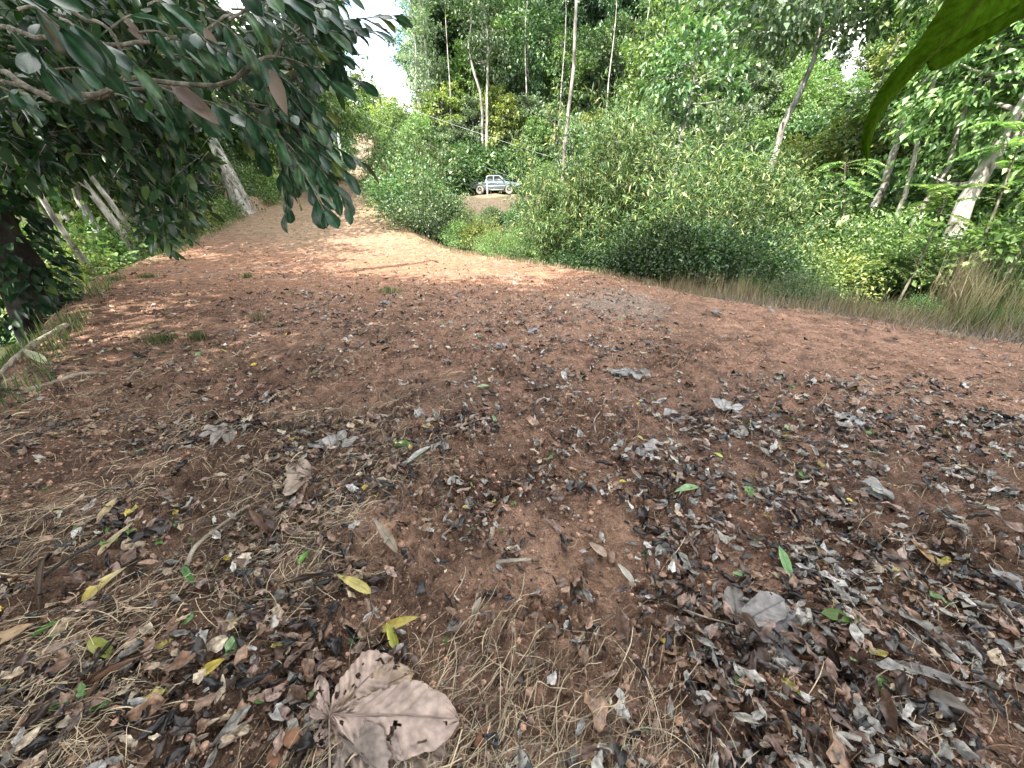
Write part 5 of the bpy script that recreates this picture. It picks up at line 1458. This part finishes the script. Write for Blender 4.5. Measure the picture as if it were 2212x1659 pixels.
for (u, v, s, nl_, cl, lb) in [
    (498, 922, 48, 4, (.36, .31, .27), 'pale lobed leaf with raised points left of centre'), (718, 968, 58, 4, (.38, .35, .32), 'wide torn silvery lobed leaf left of centre'), (952, 948, 42, 3, (.33, .29, .26), 'small pale lobed leaf directly above centre'),
    (672, 1030, 60, 4, (.38, .29, .22), 'tan pink lobed leaf with holes left of centre'), (1435, 900, 36, 3, (.34, .32, .30), 'pale folded lobed leaf right of centre, beneath the greyish pile'), (1382, 966, 46, 4, (.36, .33, .31), 'flat silvery lobed leaf right of centre'),
    (1562, 888, 40, 3, (.32, .30, .29), 'crumpled silvery lobed leaf right of the folded one'), (1366, 800, 48, 4, (.27, .25, .24), 'dark silvery lobed leaf pile right of centre, farther back'), (1604, 945, 32, 2, (.34, .31, .28), 'narrow two lobed leaf pointing down right'),
    (1090, 750, 30, 3, (.32, .31, .31), 'small silvery lobed leaf in the middle distance'), (1140, 715, 26, 3, (.30, .30, .32), 'small bluish lobed leaf above the silvery one'), (836, 650, 24, 2, (.2, .19, .18), 'small dark lobed leaf far off in the left middle'),
    (1452, 668, 14, 2, (.3, .28, .28), 'small folded dead leaf alone on the smooth dirt'), (1560, 680, 22, 2, (.22, .21, .2), 'flat grey dead leaf at the right on smooth dirt'), (1848, 830, 32, 3, (.2, .13, .1), 'brown crumpled lobed leaf at right, middle distance'),
    (1850, 905, 36, 3, (.32, .32, .31), 'silvery torn leaf on the right slope'), (1930, 1080, 50, 3, (.33, .32, .30), 'pale curled leaf cluster toward the right border'), (2010, 850, 24, 2, (.07, .05, .045), 'dark upright curled leaf at the right'), (700, 770, 0, 0, None, None)]:
    if not s: continue
    lobes = []
    a0 = rl.uniform(0, 6.28)
    cc = on_ground(u, v)
    dist = np.linalg.norm(cc - np.array([0, 0, EYE])); Lm = s / 829.5 * dist
    for q in range(nl_):
        aa = a0 + (q - (nl_ - 1) / 2) * rl.uniform(.55, .9)
        e = cc + np.array([math.cos(aa), math.sin(aa), 0]) * Lm * rl.uniform(.8, 1.15)
        # back to picture units
        rel = e - np.array([0, 0, EYE]); zc = rel[1] * math.cos(PITCH) - rel[2] * math.sin(PITCH); yc = rel[1] * math.sin(PITCH) + rel[2] * math.cos(PITCH)
        tip = (1106 + 829.5 * rel[0] / zc, 829.5 - 829.5 * yc / zc)
        lobes.append(((u, v), tip, Lm * rl.uniform(.35, .5), rl.uniform(.01, .03), rl.uniform(.0, .05), rl.uniform(-.8, 1.0), tuple(np.array(cl) * rl.uniform(.85, 1.1))))
    lobed((u, v), lobes, lb, holes=.06, res=(18, 11), arch_=.012)

# sticks ---------------------------------------------------------------------------
def stick(pts, r, label, mat, lift=.01, name='stick', n=14):
    W = np.array([on_ground(*p) for p in pts]); W[:, 2] += lift + r
    c = W[0].copy(); S = spline(W, n)
    S[:, 2] = np.maximum(S[:, 2], G(S[:, 0], S[:, 1]) + r * .6)
    g = Geo(); tube(g, S - c, np.linspace(r, r * .7, n) * (1 + .12 * np.sin(np.arange(n) * 1.9)), 9, .12, 5)
    o = g.build(name, mat); o.location = c; tag(o, label, 'stick')
M['stick'] = bark_mat("stick", (.16, .12, .08), (.3, .25, .19), (.42, .37, .3), 14, stretch=1)
stick([(404, 1228), (430, 1190), (490, 1140), (545, 1108)], .011, 'thick pale dry stick slanting through the litter at left', M['stick'])
stick([(150, 712), (100, 745), (50, 785), (0, 830), (-40, 880)], .032, 'pale fallen log at the left edge under the dark bushes', M['stick'], .03, 'log')
stick([(60, 855), (120, 835), (180, 822), (232, 812)], .02, 'thin root like stick on the sunny patch at left', M['stick'])
stick([(1308, 865), (1296, 895), (1282, 920), (1288, 940)], .006, 'crooked thin twig on bare dirt right of centre', M['stick'])
stick([(955, 1168), (975, 1148), (990, 1128)], .006, 'short smooth violet grey stick in the straw at centre', M['stick'])
stick([(1075, 1222), (1110, 1226), (1145, 1222)], .009, 'rolled bark piece on the dirt at centre', M['stick'])
stick([(1430, 1005), (1460, 1008), (1500, 1002)], .003, 'thin curved twig right of centre', M['stick'])
stick([(95, 1260), (170, 1215), (230, 1180)], .008, 'dark bent twig at lower left among leaves', M['bark_dark'])

# stones -----------------------------------------------------------------------------
M['stone'] = plain("stone", (.27, .14, .085), .95, 0, .1, 0, .35, 25)
for j, (u, v, r) in enumerate([(1948, 1302, .018), (1578, 985, .016), (1068, 1428, .02), (760, 1540, 0), (1040, 1600, .03), (640, 1610, .03), (600, 1640, .03), (1170, 1580, .018), (1730, 1420, .03), (1780, 1455, .025)]):
    if not r: continue
    p = on_ground(u, v); V, F = ico_batch(np.zeros((1, 3)), np.array([[r * 1.3, r, r * .75]]), 50 + j)
    me = np_mesh("stone", V, F, M['stone']); o = link("stone", me); o.location = p + np.array([0, 0, r * .3])
    md = o.modifiers.new('s', 'SUBSURF'); md.levels = 2; md.render_levels = 2
    tag(o, ['reddish brown stone near the right lobed leaf', 'round red stone beside the yellow green leaf', 'rounded dirt lump in the foreground centre', '', 'dirt lump right of the big lobed leaf', 'dirt lump left of the big lobed leaf', 'low dirt lump at the bottom left of the big leaf', 'small red stone right of the big leaf', 'flat reddish stone just under the dark lobed leaf', 'reddish stone below and right of the dark lobed leaf'][j], 'stone')

# leaf crumbs between the leaves
nb_ = 42000
y = .25 + 20 * rl.uniform(0, 1, nb_) ** 1.4; x = rl.uniform(-1, 1, nb_) * (y * 1.2 + 1.2)
k = (poly_d(x, y) < 0) & (rl.uniform(0, 1, nb_) < .25 + sstep((fbm(x * 3, y * 3, 2, 66) - .42) * 5)) & ~((x > 1.6 + .1 * y) & (y > 3.4) & (rl.uniform(0, 1, nb_) < .7)); x, y = x[k], y[k]; n = len(x)
Lb = rl.uniform(.006, .022, n) * (1 + .12 * y)
a = rl.uniform(0, 6.28, n)
V, F = diamonds(np.stack([x, y, G(x, y) + .003], -1), np.stack([np.cos(a), np.sin(a), rl.normal(0, .3, n)], -1), np.stack([rl.normal(0, .5, n), rl.normal(0, .5, n), np.ones(n)], -1), Lb, Lb * rl.uniform(.4, 1, n), .3)
pc = np.array([(.025, .018, .015), (.2, .12, .08), (.38, .33, .27), (.09, .055, .04), (.3, .2, .12)])[rl.integers(0, 5, n)] * rl.uniform(.7, 1.3, (n, 1))
tag(Geo().add(V, F, np.repeat(pc, 4, 0)).build("leaf_crumbs", M['litter'], smooth=False), 'broken crumbs of dead leaf between the fallen leaves', 'leaf crumbs', kind='stuff')

# straw and grass ---------------------------------------------------------------------
def ribbons(x, y, L, W, az, lift, rg, colr=None, curv=.5, n=6):
    m = len(x)
    s = np.linspace(0, 1, n)[None]
    k = rg.normal(0, curv, m)[:, None]
    a = az[:, None] + k * (s - .5) * 2
    dx = np.cos(a) * L[:, None] / (n - 1); dy = np.sin(a) * L[:, None] / (n - 1)
    X = x[:, None] + np.cumsum(dx, 1); Y = y[:, None] + np.cumsum(dy, 1)
    Z = G(X, Y) + lift[:, None] * np.sin(s * rg.uniform(1, 3.1, m)[:, None]) + .003
    nx_ = -np.sin(a) * W[:, None] / 2; ny_ = np.cos(a) * W[:, None] / 2
    tz = rg.normal(0, .5, m)[:, None] * W[:, None]
    V = np.stack([np.stack([X + nx_, Y + ny_, Z + tz], -1), np.stack([X - nx_, Y - ny_, Z - tz * .3], -1)], 2)
    i = (np.arange(m) * n * 2)[:, None] + (np.arange(n - 1) * 2)[None]
    F = np.stack([i, i + 1, i + 3, i + 2], -1).reshape(-1, 4)
    c = None if colr is None else np.repeat(colr, n * 2, 0)
    return V.reshape(-1, 3), F, c
N1 = 29000
y = .25 + 4.5 * rl.uniform(0, 1, N1) ** 1.7; x = rl.uniform(-1, 1, N1) * (y * 1.2 + 1.2)
dn = sstep((fbm(x * 1.6, y * 1.6, 3, 71) - .38) * 4) * (.12 + .88 * sstep((.7 - x - (y - 1.0) * .35) / 1.6)) 
dn = np.maximum(dn, .45 * np.exp(-(((x - .25) / .3) ** 2 + ((y - .6) / .2) ** 2)))
dn = dn * (1 - .7 * np.exp(-(((x - .12) / .3) ** 2 + ((y - 1.15) / .3) ** 2)))
k = rl.uniform(0, 1, N1) < dn
x, y = x[k], y[k]; m_ = len(x)
az = rl.normal(.7, .75, m_)
cl = np.array([.5, .4, .24])[None] * rl.uniform(.25, 1.3, (m_, 1)) + np.array([0, .0, .02])
V, F, c = ribbons(x, y, rl.uniform(.04, .24, m_), rl.uniform(.001, .0028, m_), az, rl.uniform(0, .04, m_), rl, cl, .3)
g = Geo().add(V, F, c)
N2 = 5000   # thin roots and bits everywhere
y = .25 + 8 * rl.uniform(0, 1, N2) ** 1.5; x = rl.uniform(-1, 1, N2) * (y * 1.2 + 1.2)
V, F, c = ribbons(x, y, rl.uniform(.03, .12, N2), rl.uniform(.001, .003, N2) * (1 + .2 * y), rl.uniform(0, 6.28, N2), rl.uniform(0, .015, N2), rl, np.array([.3, .2, .12])[None] * rl.uniform(.4, 1.4, (N2, 1)))
g.add(V, F, c)
tag(g.build("dry_straw", M['straw'], smooth=False), 'flattened dry straw and fine roots spread over the near dirt', 'straw', kind='stuff')

def tufts(x, y, h, W, mat, name, seed, lean=.5, per=1, kind=None, label=None, cat=None, parent=None, origin=None):
    rg = np.random.default_rng(seed)
    n = len(x)
    a = rg.uniform(0, 6.28, n); le = rg.uniform(.1, 1, n) * lean
    C = np.stack([x, y, G0(x, y) - .01], -1)
    D = np.stack([np.cos(a) * le, np.sin(a) * le, np.ones(n)], -1)
    N = np.stack([np.cos(a), np.sin(a), np.full(n, .2)], -1)
    V, F = blades(C, D, N, h, W, 'blade', .3, rg.uniform(.3, 1.5, n), 0, 3, rg)
    V = V.reshape(-1, 3)
    if origin is not None: V = V - origin
    o = Geo().add(V, F).build(name, M[mat], parent)
    if kind: tag(o, label, cat, None, kind)
    return o
rg = np.random.default_rng(123)
# right edge: dry grass bank
E = np.array([(.2, 11.6), (1.2, 10.6), (2.66, 8.9), (3.74, 7.0), (6.15, 4.4), (10.6, .6)])
def along(n, d0, d1, E=E, pw=1.0):
    seg = np.hypot(*np.diff(E, axis=0).T); cs = np.concatenate([[0], np.cumsum(seg)])
    t = rg.uniform(0, cs[-1], n); x = np.interp(t, cs, E[:, 0]); y = np.interp(t, cs, E[:, 1])
    i = np.clip(np.searchsorted(cs, t) - 1, 0, len(seg) - 1)
    nx_ = np.diff(E, axis=0)[i]; nn_ = np.stack([-nx_[:, 1], nx_[:, 0]], -1) / seg[i][:, None]
    d = d0 + (d1 - d0) * rg.uniform(0, 1, n) ** pw
    return x + nn_[:, 0] * d, y + nn_[:, 1] * d, t / cs[-1], d
def clumpy(nc, d0, d1, per, sp, hm, W, mat, name, seed, lean, label, cat, tmin=.0, pw=1.0):
    x, y, t, d = along(nc, d0, d1, E, pw)
    k = t > tmin; x, y, d = x[k], y[k], d[k]
    hh = hm * rg.uniform(.35, 1.1, len(x)) * np.clip(.45 + d * .5, 0, 1)
    X = np.repeat(x, per) + rg.normal(0, sp, len(x) * per); Y = np.repeat(y, per) + rg.normal(0, sp, len(x) * per)
    H = np.repeat(hh, per) * rg.uniform(.3, 1.1, len(X))
    tufts(X, Y, H, W * rg.uniform(.5, 1.3, len(X)), mat, name, seed, lean, kind='stuff', label=label, cat=cat)
clumpy(420, .02, 2.3, 90, .17, .75, .007, 'grass_dry', 'dry_grass', 5, 3.2, 'tangled pale dry grass banked along the right edge of the clearing', 'dry grass', .27)
clumpy(110, .9, 3.4, 90, .16, .85, .010, 'grass_green', 'green_grass', 6, 1.6, 'green grass growing through the dry grass on the right', 'grass', .3)
clumpy(110, -.5, .25, 45, .2, .22, .006, 'grass_dry', 'edge_straw', 8, 4.0, 'thin dead straw creeping from the verge onto the dirt', 'straw', .25)
clumpy(260, -.22, 1.6, 70, .2, .6, .006, 'grass_grey', 'dead_grass', 9, 5.0, 'matted grey dead stems lying over the right verge', 'dry grass', .35)
for j in range(12):
    x, y, t, d = along(1, .5, 2.6)
    tt = t[0]
    if tt < .3: continue
    kd = ['fine', 'finedark', 'yellow', 'fine'][j % 4]
    place('verge_weed', bparts(BM[kd]), (x[0], y[0], gz(x[0], y[0])), 'low leafy weed growing out of the dry grass on the right verge', 'weed', 'low weeds on the right verge', rg.uniform(.2, .42))
# a pale fringe of dead grass along the foot of the bamboo and the road edge
E2 = np.array([(-4.4, 17.0), (-2.9, 14.4), (-1.6, 13.2), (.2, 11.6), (1.2, 10.6), (2.66, 8.9), (3.5, 7.3)])
x, y, t, d = along(7000, -.35, .6, E2, 1.0)
k = rg.uniform(0, 1, len(x)) < sstep((fbm(x * 3, y * 3, 3, 19) - .42) * 6); x, y = x[k], y[k]
tufts(x, y, rg.uniform(.04, .2, len(x)), .01, 'grass_dry', 'grass_fringe', 15, 1.8, kind='stuff', label='low dead grass fringe at the foot of the bamboo hedge', cat='dry grass')
# left edge grass
EL = np.array([(-13.0, 20.5), (-11.5, 15), (-10.8, 12.2), (-9.2, 8.9), (-7.3, 6.3), (-4.4, 2.9), (-3.2, 0)])
x, y, t, d = along(9000, -.35, 1.4, EL[::-1])
x2 = x; 
sg_ = poly_d(x, y)
k = (rg.uniform(0, 1, len(x)) < sstep((fbm(x, y, 3, 55) - .38) * 5))
tufts(x[k], y[k], rg.uniform(.08, .3, k.sum()), .01, 'grass_green', 'edge_grass', 16, 1.0, kind='stuff', label='short green grass along the left drop off of the clearing', cat='grass')
# grass tufts on the clearing
TU = [(350, 738, .5, 'grass tuft on the dirt at left, the largest one'), (840, 632, .6, 'low grass tuft in the middle distance left of centre'), (250, 605, .7, 'grass tuft on the left edge near the sunny streak'), (535, 600, .3, 'small grass tuft in the sunlit left middle'), (555, 690, .4, 'dry grass tuft left, between leaf litter'),
      (320, 600, .5, 'short grass tuft right of the one on the left edge'), (430, 735, .25, 'thin grass sprig right of the largest tuft'), (30, 760, .5, 'grass tuft beside the fallen log')]
for j, (u, v, w_, lb) in enumerate(TU):
    p = on_ground(u, v)
    n_ = 220
    x = p[0] + rg.normal(0, w_ * .17, n_); y = p[1] + rg.normal(0, w_ * .14, n_)
    o = tufts(x, y, rg.uniform(.04, .16, n_), .006, 'grass_green' if j != 4 else 'grass_dry', 'grass_tuft', 40 + j, 1.3, origin=p)
    o.location = p; tag(o, lb, 'grass tuft')
# tall grass clumps at the right
for j, (u, v, yd, h, n_, mt, lb) in enumerate([(2060, 640, 7.4, 1.7, 260, 'grass_dry', 'tall reddish dry grass clump in front of the mottled trunk'), (2150, 650, 6.9, 1.6, 240, 'grass_green', 'tall green grass clump right of the mottled trunk'), (2110, 660, 6.6, 1.2, 220, 'grass_dry', 'drooping straw coloured grass clump at right'),
                                    (1700, 620, 8.4, .7, 160, 'grass_green', 'low grass clump right of the bamboo hedge'), (1960, 650, 7.4, .8, 160, 'grass_green', 'grass clump left of the tall reddish one'), (2205, 690, 6.2, 1.1, 200, 'grass_dry', 'dry grass clump at the right border'),
                                    (1575, 610, 8.4, .5, 90, 'grass_dry', 'dry twiggy tuft under the right end of the bamboo')]):
    p = PY(u, v, yd); p[2] = gz(p[0], yd)
    x = p[0] + rg.normal(0, .13, n_); y = p[1] + rg.normal(0, .13, n_)
    o = tufts(x, y, h * rg.uniform(.5, 1.1, n_), .012, mt, 'grass_clump', 60 + j, .55, origin=p)
    o.location = p; tag(o, lb, 'grass clump')
# drooping dead blades hanging off the bank
x, y, t, d = along(6500, .15, 1.3)
k = t > .62; x, y = x[k], y[k]
tufts(x, y, rg.uniform(.2, .7, len(x)), .006, 'grass_grey', 'hanging_grass', 88, 3.0, kind='stuff', label='long drooping grey dead grass under the tall clumps at right', cat='dry grass')
# small seedlings in the foreground
for j, (u, v) in enumerate([(965, 1400), (1098, 1368), (1300, 1530), (1385, 1585), (640, 1175), (420, 1180), (1630, 1180)]):
    p = on_ground(u, v); n_ = 6
    a = rg.uniform(0, 6.28, n_)
    V, F = blades(np.tile([[0, 0, .012]], (n_, 1)), np.stack([np.cos(a), np.sin(a), np.full(n_, .8)], -1), np.tile([[0.01, 0, 1.]], (n_, 1)), rg.uniform(.012, .024, n_), .008, 'ovate', .3, .5, 0, 3, rg)
    o = thing('seedling', p, 'tiny bright green seedling sprouting from the foreground dirt', 'seedling', 'tiny seedlings in the foreground')
    Geo().add(V.reshape(-1, 3), F).build('leaves', M['grass_green'], o)
    g = Geo(); tube(g, [(0, 0, -.005), (0, 0, .014)], .0008, 4); g.build('stem', M['grass_green'], o)

# look-alikes of one group are told apart by their order in the view
def picture_u(o):
    rel = np.array(o.location) - np.array([0, 0, EYE])
    return rel[0] / max(rel[1] * math.cos(PITCH) - rel[2] * math.sin(PITCH), .05)
same = {}
for o in bpy.data.objects:
    if o.parent is None and o.get('group') and o.get('label') and o.get('category') and not o['group'].startswith('shade trees'):
        same.setdefault((o['group'], o['label']), []).append(o)
for (gr, lb), lst in same.items():
    if len(lst) < 2: continue
    lst.sort(key=picture_u)
    for k, o in enumerate(lst):
        w_ = ['leftmost', 'second', 'third', 'fourth', 'fifth', 'sixth', 'seventh', 'eighth', 'ninth', 'tenth'][k] if k < 10 else '%d%s' % (k + 1, {1: 'st', 2: 'nd', 3: 'rd'}.get((k + 1) % 10, 'th') if k + 1 > 13 else 'th')
        suffix = ', leftmost of them' if k == 0 else (', rightmost of them' if k == len(lst) - 1 else ', %s from the left' % w_)
        words_ = lb.split()
        o['label'] = ' '.join(words_) + suffix if len(words_) <= 12 else ' '.join(words_[:12]) + suffix
